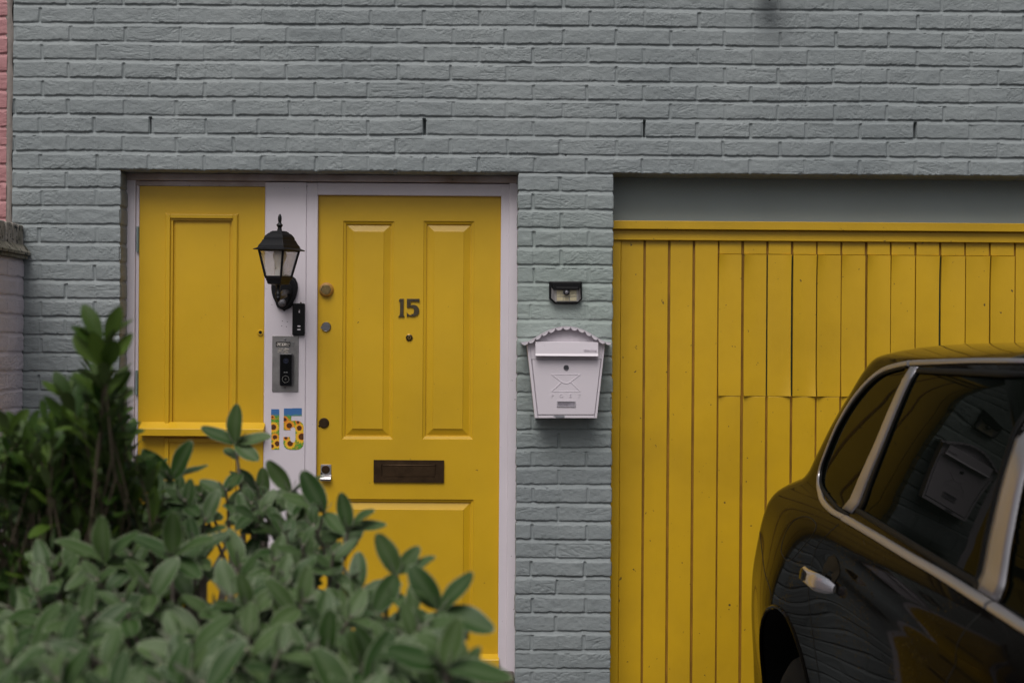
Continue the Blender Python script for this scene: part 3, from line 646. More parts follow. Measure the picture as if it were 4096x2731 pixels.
# sunflower sticker numerals
def inside(px, pz, poly):
    c = np.zeros(px.shape, bool); n = len(poly)
    for i in range(n):
        x1, z1 = poly[i]; x2, z2 = poly[(i+1) % n]
        cond = ((z1 > pz) != (z2 > pz)); xi = (x2-x1)*(pz-z1)/((z2-z1) if z2 != z1 else 1e-9)+x1; c ^= cond & (px < xi)
    return c
flowers = [(98, 1250, 50, 0), (112, 1340, 40, 1), (132, 1397, 46, 0), (240, 1236, 50, 1), (330, 1258, 46, 0), (352, 1335, 60, 0), (248, 1396, 50, 0), (200, 1182, 34, 2), (90, 1160, 20, 2), (318, 1205, 26, 2), (210, 1345, 30, 1), (85, 1420, 34, 0), (300, 1180, 18, 2)]
def flower_col(a, b):
    col = np.zeros(a.shape+(3,)); nz = vn(a/9, b/9, 2); nz2 = vn(a/4, b/4, 3)
    skyc = np.array([.05, .16, .40]); grn = np.stack([.05+.12*nz, .22+.20*nz2, .02+.05*nz], -1)
    t = sstep(1128, 1160, b+12*(nz-.5))[..., None]; col[:] = skyc*(1-t)+grn*t
    org = np.stack([.55+0*nz, .20+.15*nz, .02+0*nz], -1); t2 = (sstep(1150, 1175, b)*sstep(.45, .6, nz))[..., None]; col = col*(1-t2*.6)+org*t2*.6
    for fx, fy, r, kd in flowers:
        dx, dy = a-fx, (b-fy)*1.0; rr_ = np.hypot(dx, dy); th = np.arctan2(dy, dx)
        edge = r*(.80+.20*np.abs(np.cos(th*8+fx))); msk = rr_ < edge
        pet = np.stack([.88-.08*nz2, .58-.16*(rr_/r < .62)-.12*np.abs(np.sin(th*16+fx)), .03+0*rr_], -1)
        if kd == 2: pet = np.stack([.75+0*rr_, .22+.05*nz, .02+0*rr_], -1)
        if kd == 1: pet = pet*np.array([.95, .72, .8])
        ctr = np.stack([.055+.08*nz2, .018+.03*nz2, .006+0*rr_], -1)
        cc = np.where((rr_ < r*(.46+.04*nz2))[..., None], ctr, pet); col = np.where(msk[..., None], cc, col)
    return col
stick = empty('number_sticker', (*q3(220, 1450)[:1], yw, q3(220, 1450)[1]), 'number 15 sticker printed with sunflowers on the white post', 'sticker')
m_st = bpy.data.materials.new('sunflower_print'); m_st.use_nodes = True; at_ = m_st.node_tree.nodes.new('ShaderNodeAttribute'); at_.attribute_name = 'print'
m_st.node_tree.links.new(at_.outputs['Color'], m_st.node_tree.nodes['Principled BSDF'].inputs['Base Color']); m_st.node_tree.nodes['Principled BSDF'].inputs['Roughness'].default_value = .35
d1 = [(78, 1089), (151, 1088), (151, 1449), (79, 1450)]
d5 = [(191, 1082), (352, 1079), (353, 1147), (257, 1148), (257, 1194), (275, 1191), (300, 1190), (325, 1194), (348, 1205), (362, 1222), (368, 1245), (368, 1395), (362, 1420), (348, 1437), (325, 1448), (300, 1452), (245, 1452), (215, 1442), (196, 1425), (188, 1400), (186, 1338), (247, 1338), (249, 1365), (256, 1379), (268, 1386), (280, 1385), (290, 1376), (295, 1360), (296, 1275), (292, 1260), (284, 1251), (272, 1248), (260, 1251), (252, 1260), (249, 1276), (190, 1276)]
for dg_ in (d1, d5):
    a_ = np.arange(74, 376, 2.2); b_ = np.arange(1074, 1458, 2.2); A_, B_ = np.meshgrid(a_, b_); keep = inside(A_, B_, dg_)
    V = []; Fc = []; cols = flower_col(A_, B_)[keep]; hw = 1.1; cnt = 0
    PA, PB = A_[keep], B_[keep]
    for a, b in zip(PA, PB):
        q = [q3(a-hw, b-hw), q3(a+hw, b-hw), q3(a+hw, b+hw), q3(a-hw, b+hw)]
        V += [(u, yw-.0006, v_) for u, v_ in q]; Fc.append((cnt+3, cnt+2, cnt+1, cnt)); cnt += 4
    o = npmesh('sticker_digit', V, Fc, m_st, stick, smooth=False)
    ca = o.data.color_attributes.new('print', 'FLOAT_COLOR', 'POINT'); arr = np.ones((len(V), 4), np.float32); arr[:, :3] = np.repeat(cols, 4, 0); ca.data.foreach_set('color', arr.ravel())

# ---------------------------------------------------------------- post box
YM = -.112
def q4(a, b, y=YM): return X(2050+a/2.24, 1050+b/2.24, y), Z(2050+a/2.24, 1050+b/2.24, y)
pb = empty('post_box', (*q4(480, 1393)[:1], 0, q4(480, 1393)[1]), 'white wall post box with scalloped arched hood on the brick pier', 'post box')
arch = [(75, 712), (112, 712), (150, 703), (205, 673), (263, 637), (323, 607), (387, 583), (452, 572), (520, 572), (585, 585), (648, 607), (706, 640), (765, 675), (825, 705), (858, 714), (888, 716)]
def dens(pl, n=6):
    out = []; pl = [np.array(p, float) for p in pl]
    for i in range(len(pl)-1):
        p0, p1, p2, p3 = pl[max(i-1, 0)], pl[i], pl[i+1], pl[min(i+2, len(pl)-1)]
        for k in range(n):
            t = k/n; out.append(.5*((2*p1)+(-p0+p2)*t+(2*p0-5*p1+4*p2-p3)*t*t+(-p0+3*p1-3*p2+p3)*t**3))
    out.append(pl[-1]); return out
ad = dens(arch, 4)
inner = [(max(min(a, 828), 130), b+6) for a, b in ad if 128 < a < 832]
m_ = MB(); m_.prism([q4(*p) for p in [(127, 727)]+inner+[(830, 724), (757, 1393), (201, 1393)]], YM+.012, -.004)
# front borders
for pl in ([(127, 727), (152, 722), (168, 868), (222, 1364), (228, 1393), (201, 1393)], [(830, 724), (808, 720), (798, 868), (739, 1364), (734, 1393), (757, 1393)]): m_.prism([q4(*p) for p in pl], YM, YM+.014)
m_.prism([q4(*p) for p in [(229, 1367), (733, 1367), (733, 1393), (229, 1393)]], YM+.0004, YM+.014)
m_.prism([q4(*p) for p in [(153, 730)]+[(a, b+14) for a, b in inner if 160 < a < 800]+[(807, 730), (797, 866), (169, 866)]], YM+.0012, YM+.014)
m_.obj('box_body', M_post, pb, bevel=.0012)
m_ = MB(); m_.prism([q4(*p) for p in [(383, 1369), (466, 1370), (466, 1390), (384, 1392), (392, 1384), (362, 1376)]], YM-.0004, YM+.002); m_.obj('bare_patch', M_chip, pb)
m_ = MB(); m_.prism([q4(*p) for p in [(176, 872), (791, 872), (734, 1361), (229, 1361)]], YM-.0015, YM+.010); dr_ = m_.obj('box_door', M_post, pb, bevel=.0015)
ye = YM-.0018; pe = lambda a, b: (q4(a, b)[0], ye, q4(a, b)[1])
m_ = MB()
curve = dens([(350, 1002), (440, 1068), (462, 1078), (481, 1081), (500, 1078), (520, 1068), (608, 1002)], 4)
m_.tube([pe(*p) for p in curve], .0016, 8); m_.tube([pe(350, 1154), pe(437, 1072)], .0016, 8); m_.tube([pe(608, 1154), pe(524, 1072)], .0016, 8)
m_.tube([pe(352, 1001), pe(606, 1001)], .0011, 8); m_.tube([pe(350, 1155), pe(608, 1155)], .0011, 8); m_.obj('envelope_emblem', M_post, dr_)
for ch, a in zip('POST', (356, 438, 518, 597)):
    text_mesh(ch, .0195, 'raised_letter', M_post, dr_, pe(a, 1192), .0014, wx=1.05, offset=.0004)
m_ = MB(); u, v_ = q4(481, 940); m_.lathe([(.0105, .001), (.0105, -.0035), (.009, -.005), (.0078, -.004), (.0065, -.004)], (u, YM-.001, v_), 'y', 28); m_.box(u-.0045, u+.0045, YM-.0062, YM-.004, v_-.0009, v_+.0009, 1); m_.obj('box_lock', [mat('dark_grey_metal', (.10, .10, .115), .4, metal=.5), M_dark], dr_)
m_ = MB(); u0, v1 = q4(397, 1239); u1, v0 = q4(565, 1293); face(m_, u0, u1, v0, v1, [(u0+.004, u1-.004, v0+.0035, v1-.0035)], YM-.0045, [(0, 0), (.0006, .003)], YM-.001); m_.box(u0+.0035, u1-.0035, YM-.0022, YM-.0016, v0+.003, v1-.003, 1); m_.obj('name_window', [mat('grey_window_frame', (.40, .37, .41), .4), mat('grey_window_card', (.17, .15, .18), .3, col2=(.34, .31, .36), vscale=60)], dr_)
m_ = MB(); fl = [(-.002, q4(0, 706)[1]), (-.018, q4(0, 708)[1]), (-.024, q4(0, 812)[1]), (-.029, q4(0, 834)[1]), (-.026, q4(0, 838)[1]), (-.002, q4(0, 826)[1])]
u0, u1 = q4(204, 770)[0], q4(766, 770)[0]; n = len(fl)
m_.add([(u0, YM+a, b) for a, b in fl]+[(u1, YM+a, b) for a, b in fl], [tuple(range(n)), tuple(range(2*n-1, n-1, -1))]+[(i, i+n, (i+1) % n+n, (i+1) % n) for i in range(n)]); flp = m_.obj('letter_flap', M_post, pb, bevel=.0012)
u, v_ = q4(697, 785); text_mesh('Sterling', .0125, 'raised_lettering', mat('shadowed_emboss', (.55, .50, .56), .5), flp, (u, YM-.0238, v_), .0006, wx=1.25)
m_ = MB()
for yy_, a, b in ((780, 628, 650), (785, 634, 650), (790, 640, 652), (796, 636, 742)): p0, p1 = q4(a, yy_), q4(b, yy_); m_.tube([(p0[0], YM-.0242, p0[1]), (p1[0], YM-.0242, p1[1])], .0004, 5)
m_.obj('emblem_lines', bpy.data.materials['shadowed_emboss'], flp)
# hood
YH = YM-.024
m_ = MB(); top_ = [q4(a, b, YH) for a, b in ad]; G = np.array([[(x, y, z+(.0 if y < 0 else 0)) for x, z in top_] for y in (YH, YH+.03, -.05, -.003)]); m_.grid(G); G2 = G.copy(); G2[:, :, 2] -= .002; m_.grid(G2[::-1])
m_.grid(np.stack([G[0]-[0, .0005, 0], G2[0]-[0, .0005, 0]])[::-1]); 
hd_ = m_.obj('arched_hood', M_post, pb)
ends = [(78, 712), (145, 704), (205, 673), (263, 637), (323, 607), (387, 583), (452, 572), (520, 572), (585, 585), (648, 607), (706, 640), (765, 675), (830, 706), (886, 716)]
m_ = MB()
for i in range(len(ends)-1):
    (a0, b0), (a1, b1) = ends[i], ends[i+1]; mx_, my_ = (a0+a1)/2, (b0+b1)/2; L = math.hypot(a1-a0, b1-b0); pl = []
    for k_ in range(0, 13):
        th = math.pi*k_/12; ex = math.cos(th)*L*.49; ey = math.sin(th)*L*.44; pl.append((mx_-ex*(a1-a0)/L, my_-ex*(b1-b0)/L+ey+1.5))
    m_.prism([q4(*p, YH) for p in pl], YH, YH+.0015)
m_.obj('scalloped_edge', M_post, hd_)

# ---------------------------------------------------------------- solar light
YO = -.045
def q4o(a, b, y=YO): return q4(a, b, y)
sl = empty('solar_light', (*q4(478, 370)[:1], 0, q4(478, 370)[1]), 'black solar security light with cream LEDs above the post box', 'security light')
out = [(330, 172), (338, 166), (618, 166), (627, 172), (626, 330), (582, 370), (385, 370), (330, 322)]
m_ = MB(); m_.prism([q4o(*p) for p in out], -.016, -.002); m_.prism([q4o(*p) for p in shr(out, .965)], -.024, -.015)
m_.prism([q4o(*p) for p in [(348, 176), (610, 176), (600, 246), (368, 246)]], YO, -.015)
m_.box(q4o(392, 0)[0], q4o(592, 0)[0], YO-.004, YO+.004, q4o(0, 240)[1], q4o(0, 218)[1])
m_.obj('light_housing', M_plastic, sl, bevel=.0015)
m_ = MB(); pq = lambda a, b, y: (q4(a, b, y)[0], y, q4(a, b, y)[1])
m_.add([pq(368, 246, -.034), pq(592, 246, -.034), pq(588, 350, -.026), pq(382, 350, -.026)], [(0, 1, 2, 3)][::-1]); m_.obj('reflector_tray', M_reflector, sl)
M_br = mat('brushed_reflector', (.42, .40, .40), .35, metal=.5, var=.25, vscale=50)
m_ = MB(); m_.add([pq(350, 226, -.034), pq(368, 246, -.0345), pq(382, 350, -.026), pq(346, 318, -.026)], [(0, 1, 2, 3)]); m_.obj('side_reflector', M_br, sl); m_ = MB(); m_.add([pq(606, 226, -.034), pq(592, 246, -.0345), pq(588, 350, -.026), pq(612, 322, -.026)], [(3, 2, 1, 0)]); m_.obj('side_reflector', M_br, sl)
m_ = MB(); 
for ra in range(3):
    ys = [(248, 282), (288, 300), (308, 342)][ra]; xs_ = [(397, 452), (456, 506), (514, 574)] if ra != 1 else [(397, 430), (432, 540), (540, 574)]
    for (a0, a1) in xs_:
        if ra == 0 and a0 == 456: continue
        yA = -.0345+.008*(ys[0]-246)/104-.001
        nx_, ny_ = max(int((a1-a0)/9), 2), max(int((ys[1]-ys[0])/8), 1)
        for i in range(nx_):
            for j in range(ny_):
                ax0 = a0+(a1-a0)*i/nx_; ay0 = ys[0]+(ys[1]-ys[0])*j/ny_
                p0 = q4(ax0+1, ay0+1, yA); p1 = q4(ax0+(a1-a0)/nx_-1, ay0+(ys[1]-ys[0])/ny_-1, yA)
                yc = -.0345+.008*(ay0-246)/104-.0008
                m_.box(p0[0], p1[0], yc-.0008, yc+.002, p1[1], p0[1])
m_.obj('led_array', M_led, sl)
m_ = MB(); u, v_ = q4o(485, 268); m_.lathe([(.0118, .016), (.0118, -.002), (.0085, -.003)], (u, YO, v_), 'y', 24, m=0); m_.lathe([(.0078, .0), (.0075, -.005), (.005, -.0075), (.0008, -.0085)], (u, YO, v_), 'y', 20, m=1); m_.obj('motion_sensor', [M_plastic, M_sensor], sl)

# ---------------------------------------------------------------- lamp whose foot just enters the frame at the top
cx_, cz_ = X(3078, -6, -.10), Z(3078, 5, -.10)
ul = empty('upper_lamp', (cx_, 0, cz_), 'black lamp foot just showing at the top edge of the brickwork', 'wall lamp')
m_ = MB(); m_.lathe([(.001, 0), (.007, .006), (.010, .016), (.006, .026), (.012, .034), (.035, .05), (.05, .075), (.055, .10), (.05, .12)], (cx_, -.10, cz_), 'z', 24); m_.obj('lamp_foot', M_black, ul)
m_ = MB(); m_.tube([(cx_, -.10, cz_+.12), (cx_, -.02, cz_+.14), (cx_, .0, cz_+.14)], .012, 10); m_.lathe([(.045, .002), (.045, -.012), (.03, -.02)], (cx_, 0, cz_+.14), 'y', 24); m_.obj('lamp_bracket', M_black, ul)
# ---------------------------------------------------------------- car
def pchip(xs, ys):
    xs = np.array(xs, float); ys = np.array(ys, float); h = np.diff(xs); dl = np.diff(ys)/h; m = np.zeros(len(xs)); m[0] = dl[0]; m[-1] = dl[-1]
    for i in range(1, len(xs)-1):
        if dl[i-1]*dl[i] > 0: w1 = 2*h[i]+h[i-1]; w2 = h[i]+2*h[i-1]; m[i] = (w1+w2)/(w1/dl[i-1]+w2/dl[i])
    def f(x):
        x = np.clip(x, xs[0], xs[-1]); i = np.clip(np.searchsorted(xs, x, side='right')-1, 0, len(xs)-2); t = (x-xs[i])/h[i]
        return (2*t**3-3*t**2+1)*ys[i]+(t**3-2*t**2+t)*h[i]*m[i]+(-2*t**3+3*t**2)*ys[i+1]+(t**3-t**2)*h[i]*m[i+1]
    return f
Rr = pchip([.25, .45, .7, .85, .95, 1.1, 1.16, 1.22, 1.3, 1.4, 1.5, 1.58, 1.62, 1.65, 1.665], [.15, .02, .0, .04, .08, .12, .15, .24, .34, .46, .60, .70, .75, .85, 1.2])
Rc = pchip([.25, .8, 1.1, 1.25, 1.6, 1.665], [.42, .42, .42, .58, .55, .6])
Wb = pchip([.25, .4, .6, .85, 1.0, 1.09, 1.15, 1.185, 1.215, 1.3, 1.4, 1.5, 1.58, 1.61, 1.63, 1.645, 1.655, 1.662], [.875, .915, .937, .942, .930, .914, .892, .862, .826, .806, .782, .753, .724, .702, .645, .56, .42, .02])
KY = .044
Ff = pchip([.25, .5, .7, .85, .98, 1.05, 1.12, 1.3, 1.5, 1.62, 1.665], [4.7, 4.85, 4.82, 4.7, 4.3, 3.85, 3.6, 3.3, 2.95, 2.7, 2.3])
CX, CD = 1.722, 5.25
AX, AZ, AR = 1.26, .362, .540; BX = 4.12
Rf = pchip([.25, 1.0, 1.2, 1.3], [.9, .9, .45, .32])
def Wf(s, z):
    w_ = Wb(z)+.05*np.exp(-((s-1.05)/.5)**2)*np.exp(-((z-.8)/.3)**2)+.045*np.exp(-((s-BX)/.5)**2)*np.exp(-((z-.75)/.3)**2)
    w_ = w_-.014*(1-np.cos(math.pi*np.clip(np.abs(s-2.5)/1.5, 0, 1)))/2*sstep(.4, .6, z)
    w_ = w_-.010*np.exp(-((z-1.095-.004*(s-1.6))/.020)**2)*sstep(1.45, 1.95, s)*(1-sstep(3.2, 3.6, s))      # crease under the belt line
    return w_
def lat(s, z):
    u = np.clip((s-Rr(z))/Rc(z), 0, 1); c = (1-(1-u)**2.4)**(1/2.4); v = np.clip((Ff(z)-s)/Rf(z), 0, 1); c2 = (1-(1-v)**2.4)**(1/2.4)
    return Wf(s, z)*c*c2
def cw(s, z, off=0., side=1):     # right side of the car (towards the camera's side of the frame) when side=1
    s = np.asarray(s, float); z = np.asarray(z, float); e = .004
    l = lat(s, z); ds = (lat(s+e, z)-lat(s-e, z))/(2*e); dz = (lat(s, z+e)-lat(s, z-e))/(2*e)
    if side > 0: n = np.stack([-np.ones_like(l), ds+KY, -dz], -1)
    else: n = np.stack([np.ones_like(l), ds-KY, -dz], -1)
    n /= np.linalg.norm(n, axis=-1, keepdims=True)
    p = np.stack([CX-side*l-KY*(s-1.1), -5.835+CD-s, z+0*s], -1)+n*off
    return p, n
def paint():
    m = mat('black_brown_car_paint', (.004, .0035, .003), .035); m.node_tree.nodes['Principled BSDF'].inputs['IOR'].default_value = 1.05; n = m.node_tree; p = n.nodes['Principled BSDF']
    tc = n.nodes.new('ShaderNodeTexCoord'); vo = n.nodes.new('ShaderNodeTexVoronoi'); vo.inputs['Scale'].default_value = 95; n.links.new(tc.outputs['Object'], vo.inputs['Vector'])
    mp = n.nodes.new('ShaderNodeMapRange'); mp.inputs['From Min'].default_value = .30; mp.inputs['From Max'].default_value = .05; n.links.new(vo.outputs['Distance'], mp.inputs['Value'])
    no = n.nodes.new('ShaderNodeTexNoise'); no.inputs['Scale'].default_value = 5; n.links.new(tc.outputs['Object'], no.inputs['Vector'])
    mr = n.nodes.new('ShaderNodeMapRange'); mr.inputs['From Min'].default_value = .50; mr.inputs['From Max'].default_value = .62; n.links.new(no.outputs['Fac'], mr.inputs['Value'])
    mu = n.nodes.new('ShaderNodeMath'); mu.operation = 'MULTIPLY'; n.links.new(mp.outputs[0], mu.inputs[0]); n.links.new(mr.outputs[0], mu.inputs[1])
    b = n.nodes.new('ShaderNodeBump'); b.inputs['Strength'].default_value = .5; b.inputs['Distance'].default_value = .0012; n.links.new(mu.outputs[0], b.inputs['Height'])
    n.links.new(b.outputs[0], p.inputs['Normal']); return m
M_paint = paint()
M_cglass = mat('tinted_car_glass', (.003, .004, .003), .02); M_cglass.node_tree.nodes['Principled BSDF'].inputs['IOR'].default_value = 1.045
car = empty('parked_car', (CX, -5.835+CD-2.4, 0), 'glossy black estate-style off-roader parked tail first before the garage', 'car')
QC = [(1.542, 1.194), (1.371, 1.193), (1.17, 1.201), (1.035, 1.218), (.978, 1.241), (.966, 1.272), (.989, 1.322), (1.033, 1.387), (1.093, 1.444), (1.18, 1.501), (1.29, 1.547), (1.41, 1.578), (1.543, 1.592), (1.660, 1.600)]
def shrink(pl, e):
    c = np.mean(pl, 0); return [tuple(np.array(p)+(c-p)/np.linalg.norm(c-np.array(p))*e) for p in pl]
QW = shrink(QC, .014)
RW = [(1.57, 1.222), (2.675, 1.218), (2.668, 1.37), (2.675, 1.597), (1.775, 1.590)]
FW = [(2.83, 1.214), (3.55, 1.185), (3.45, 1.24), (3.2, 1.36), (2.95, 1.47), (2.80, 1.60), (2.765, 1.60), (2.785, 1.42)]
BWn = None
zs = np.concatenate([np.arange(.26, 1.60, .0125), np.arange(1.60, 1.664, .004)]); nA, nS = 26, 230
OUT = []
for z in zs:
    r, Rq, f, Wz = float(Rr(z)), float(Rc(z)), float(Ff(z)), None
    a = np.linspace(.001, math.pi/2, nA); s1 = r+Rq*(1-np.cos(a)**(2/2.4)); s1[0] = r+1e-4
    rf_ = float(Rf(z)); s2 = np.linspace(r+Rq, f-rf_, nS)[1:-1]; b = np.linspace(math.pi/2, .001, nA); s3 = f-rf_*(1-np.cos(b)**(2/2.4)); s3[-1] = f-1e-4
    s_ = np.concatenate([s1, s2, s3]); OUT.append((s_, np.full_like(s_, z)))
SS = np.array([o[0] for o in OUT]); ZZ = np.array([o[1] for o in OUT])
for ax_ in (AX, BX):       # snap to the wheel-arch circle
    d = np.hypot(SS-ax_, ZZ-AZ); mk = (np.abs(d-AR) < .0085) & (ZZ > .27); fct = AR/np.where(d == 0, 1, d)
    SS = np.where(mk, ax_+(SS-ax_)*fct, SS); ZZ = np.where(mk, AZ+(ZZ-AZ)*fct, ZZ)
a, b = SS.shape; L_ = lat(SS, ZZ); L_[:, 0] = 0; L_[:, -1] = 0
I = np.arange(a*b).reshape(a, b); Fq = np.stack([I[:-1, :-1], I[:-1, 1:], I[1:, 1:], I[1:, :-1]], -1).reshape(-1, 4)
cs = SS.ravel()[Fq].mean(1); cz = ZZ.ravel()[Fq].mean(1); cl = L_.ravel()[Fq].mean(1)
arch_m = ((np.hypot(cs-AX, cz-AZ) < AR) | (np.hypot(cs-BX, cz-AZ) < AR)) & (cl > .6)
win = np.zeros(len(Fq), bool)
for pl in (QW, RW, FW): win |= inside(cs, cz, pl) & (cl > .4)
rearw = (cz > 1.22) & (cz < 1.56) & (cl < .60) & (cs < 1.3); screen = (cz > 1.13) & (cz < 1.60) & (cl < .62) & (cs > 2.6)
Vr = np.stack([CX-L_-KY*(SS-1.1), -5.835+CD-SS, ZZ], -1).reshape(-1, 3); Vl = np.stack([CX+L_-KY*(SS-1.1), -5.835+CD-SS, ZZ], -1).reshape(-1, 3)
keep = ~(arch_m | win | rearw | screen); Fk = Fq[keep]
# roof cap
zt_ = ZZ[-1]; top_r = I[-1]
V = np.concatenate([Vr, Vl]); Fb = np.concatenate([Fk, Fk[:, ::-1]+len(Vr)])
cap = np.stack([top_r[:-1], top_r[1:], top_r[1:]+len(Vr), top_r[:-1]+len(Vr)], -1); Fb = np.concatenate([Fb, cap])
body = npmesh('car_body', V, Fb, M_paint, car)
def facesub(mask, name, off, mt, both=True, parent=None, label=None):
    for side in (1, -1):
        if side < 0 and not both: break
        Fs = Fq[mask]; ids, inv = np.unique(Fs, return_inverse=True); s_, z_ = SS.ravel()[ids], ZZ.ravel()[ids]
        p, n = cw(np.maximum(s_, Rr(z_)+.002), z_, off, side); p0 = (Vr if side > 0 else Vl)[ids]; p = p0+np.clip(p-(cw(np.maximum(s_, Rr(z_)+.002), z_, 0, side)[0]), -.01, .01)
        ff = inv.reshape(-1, 4); o = npmesh(name, p, ff if side > 0 else ff[:, ::-1], mt, parent or car)
for pl, nm in ((QW, 'quarter_window'), (RW, 'rear_door_window'), (FW, 'front_door_window')): facesub(inside(cs, cz, pl) & (cl > .4), nm, -.004, M_cglass)
for mk_, nm in ((rearw, 'rear_window'), (screen, 'windscreen')):
    Fs = Fq[mk_]; FF_ = np.concatenate([Fs, Fs[:, ::-1]+len(Vr)]); ids, inv = np.unique(FF_, return_inverse=True); npmesh(nm, V[ids], inv.reshape(-1, 4), M_cglass, car)
def trim(pts, wid, th, name, mt, off=.003, side=1, n=10, dn=6, cap=True):
    pd = dens(pts, dn); s_ = np.array([q[0] for q in pd]); z_ = np.array([q[1] for q in pd]); p, nr = cw(s_, z_, off, side)
    m_ = MB(); m_.tube(list(p), wid/2, n, flat=th/wid, nrm=list(nr)); return m_.obj(name, mt, car)
M_trim = mat('satin_silver_trim', (.46, .44, .46), .32, metal=.85, var=.06)
def strip4(pts_a, pts_b, name, mt, off=.004, side=1):
    k = 14; m_ = MB(); A_ = np.array(pts_a, float); B_ = np.array(pts_b, float); G = np.zeros((k, 5, 3)); G0 = G.copy()
    for i in range(k):
        t = i/(k-1); tt = t*(len(A_)-1); j = min(int(tt), len(A_)-2); u = tt-j; pa = A_[j]*(1-u)+A_[j+1]*u; pb_ = B_[j]*(1-u)+B_[j+1]*u
        for c in range(5):
            q = pa*(1-c/4)+pb_*(c/4); pp_, _ = cw(q[0], q[1], off-(.003 if c in (0, 4) else 0), side); G[i, c] = pp_
    m_.grid(G); o = m_.obj(name, mt, car); so = o.modifiers.new('t', 'SOLIDIFY'); so.thickness = .002; return o
for sd_ in (1, -1):
    trim(QC, .0165, .012, 'window_trim', M_trim, side=sd_)
    trim([(1.682, 1.601), (2.0, 1.608), (2.25, 1.613), (2.5, 1.615), (2.75, 1.613)], .015, .012, 'roof_trim', M_trim, side=sd_)
    trim([(1.548, 1.194), (1.93, 1.197), (2.25, 1.199), (2.5, 1.201), (2.800, 1.200)], .021, .012, 'belt_trim', M_trim, side=sd_)
    trim([(2.818, 1.200), (3.2, 1.197), (3.65, 1.190)], .021, .012, 'belt_trim', M_trim, side=sd_)
    trim(shrink(QC, .013), .012, .010, 'window_seal', M_seal, off=.0, side=sd_)
    trim([(1.57, 1.219), (2.1, 1.218), (2.66, 1.217), (2.664, 1.225), (2.660, 1.37), (2.665, 1.588), (2.655, 1.594), (2.2, 1.591), (1.78, 1.587)], .016, .010, 'window_seal', M_seal, off=.0, side=sd_, dn=12)
    strip4([(1.422, 1.206), (1.585, 1.40), (1.683, 1.592)], [(1.548, 1.206), (1.681, 1.40), (1.768, 1.594)], 'rear_pillar_trim', M_trim, side=sd_)
    strip4([(1.552, 1.210), (1.684, 1.40), (1.771, 1.592)], [(1.615, 1.222), (1.712, 1.40), (1.785, 1.590)], 'window_seal', M_seal, off=.002, side=sd_)
    strip4([(2.680, 1.208), (2.674, 1.40), (2.690, 1.603)], [(2.815, 1.208), (2.785, 1.40), (2.770, 1.603)], 'centre_pillar_trim', M_trim, side=sd_)
    for pl in ([(1.55, 1.18), (1.53, 1.15), (1.487, 1.115), (1.485, 1.07), (1.52, 1.0), (1.61, .93), (1.72, .84), (1.80, .72), (1.84, .60), (1.87, .42)],
               [(2.808, 1.188), (2.808, 1.10), (2.808, 1.0), (2.81, .8), (2.82, .5), (2.83, .38)], [(3.65, 1.17), (3.68, 1.0), (3.65, .8), (3.58, .55), (3.50, .4)]):
        trim(pl, .0042, .002, 'door_seam', M_seal, off=.0, side=sd_, n=6)
    trim([(.50, 1.02), (.62, .99), (.74, .968), (.87, .945), (1.02, .93), (1.08, .915), (1.09, .902)], .004, .002, 'bumper_seam', M_seal, off=.0, side=sd_, n=6)
    if sd_ == 1:
        trim([(1.10, 1.034), (1.18, 1.029), (1.24, 1.040), (1.30, 1.072), (1.372, 1.118), (1.385, 1.138), (1.365, 1.153), (1.29, 1.159), (1.19, 1.156), (1.10, 1.138), (1.05, 1.105), (1.04, 1.07), (1.065, 1.042), (1.10, 1.034)], .0036, .002, 'fuel_flap', M_seal, off=.0, n=6)
    # arch lip and liner
    for ax_ in (AX, BX):
        th = np.linspace(R(-12), R(192), 70); s_ = ax_+AR*np.cos(th); z_ = AZ+AR*np.sin(th); p, nr = cw(s_, z_, -.002, sd_); m_ = MB(); m_.tube(list(p), .007, 8); m_.obj('arch_lip', M_paint, car)
        q = p.copy(); q[:, 0] += .30*sd_; m_ = MB(); m_.grid(np.stack([p, q])); q2 = p[::-1].copy(); q2[:, 0] = q[::-1][:, 0]
        c_ = np.array([q[:, 0].mean(), -5.835+CD-ax_, AZ]); m_.add([tuple(c_)]+[tuple(k_) for k_ in q], [(0, i+1, i+2) for i in range(len(q)-1)]); m_.obj('arch_liner', M_seal, car)
    # wheels
    for ax_ in (AX, BX):
        yc = -5.835+CD-ax_; xo = CX-sd_*.955-KY*(ax_-1.1); d_ = sd_
        tw = [(.25, .02), (.30, 0), (.345, .004), (.372, .022), (.383, .045), (.385, .14), (.383, .235), (.37, .255), (.30, .275), (.25, .26)]
        m_ = MB(); m_.lathe([(r_, x_*d_) for r_, x_ in tw], (xo+.03*d_, yc, .385), 'x', 64)
        for k_ in range(72):
            t_ = 2*math.pi*k_/72
            for xa_ in (.055, .10, .15, .20): m_.tube([(xo+(.03+xa_)*d_, yc+.386*math.cos(t_), .385+.386*math.sin(t_)), (xo+(.03+xa_+.03)*d_, yc+.386*math.cos(t_+.03), .385+.386*math.sin(t_+.03))], .0035, 4, sm=False)
        wh = m_.obj('wheel', M_tyre, car)
        m_ = MB(); m_.lathe([(.255, .03*d_), (.25, .015*d_), (.24, .03*d_), (.225, .06*d_), (.08, .05*d_), (.06, .025*d_), (.03, .02*d_)], (xo+.03*d_, yc, .385), 'x', 48, m=1)
        for k_ in range(5):
            for e_ in (-.12, .12):
                t_ = 2*math.pi*k_/5; m_.tube([(xo+.045*d_, yc+.05*math.cos(t_), .385+.05*math.sin(t_)), (xo+.042*d_, yc+.24*math.cos(t_+e_), .385+.24*math.sin(t_+e_))], [.02, .014], 8)
        m_.obj('rim', [M_wheel, M_seal], wh)
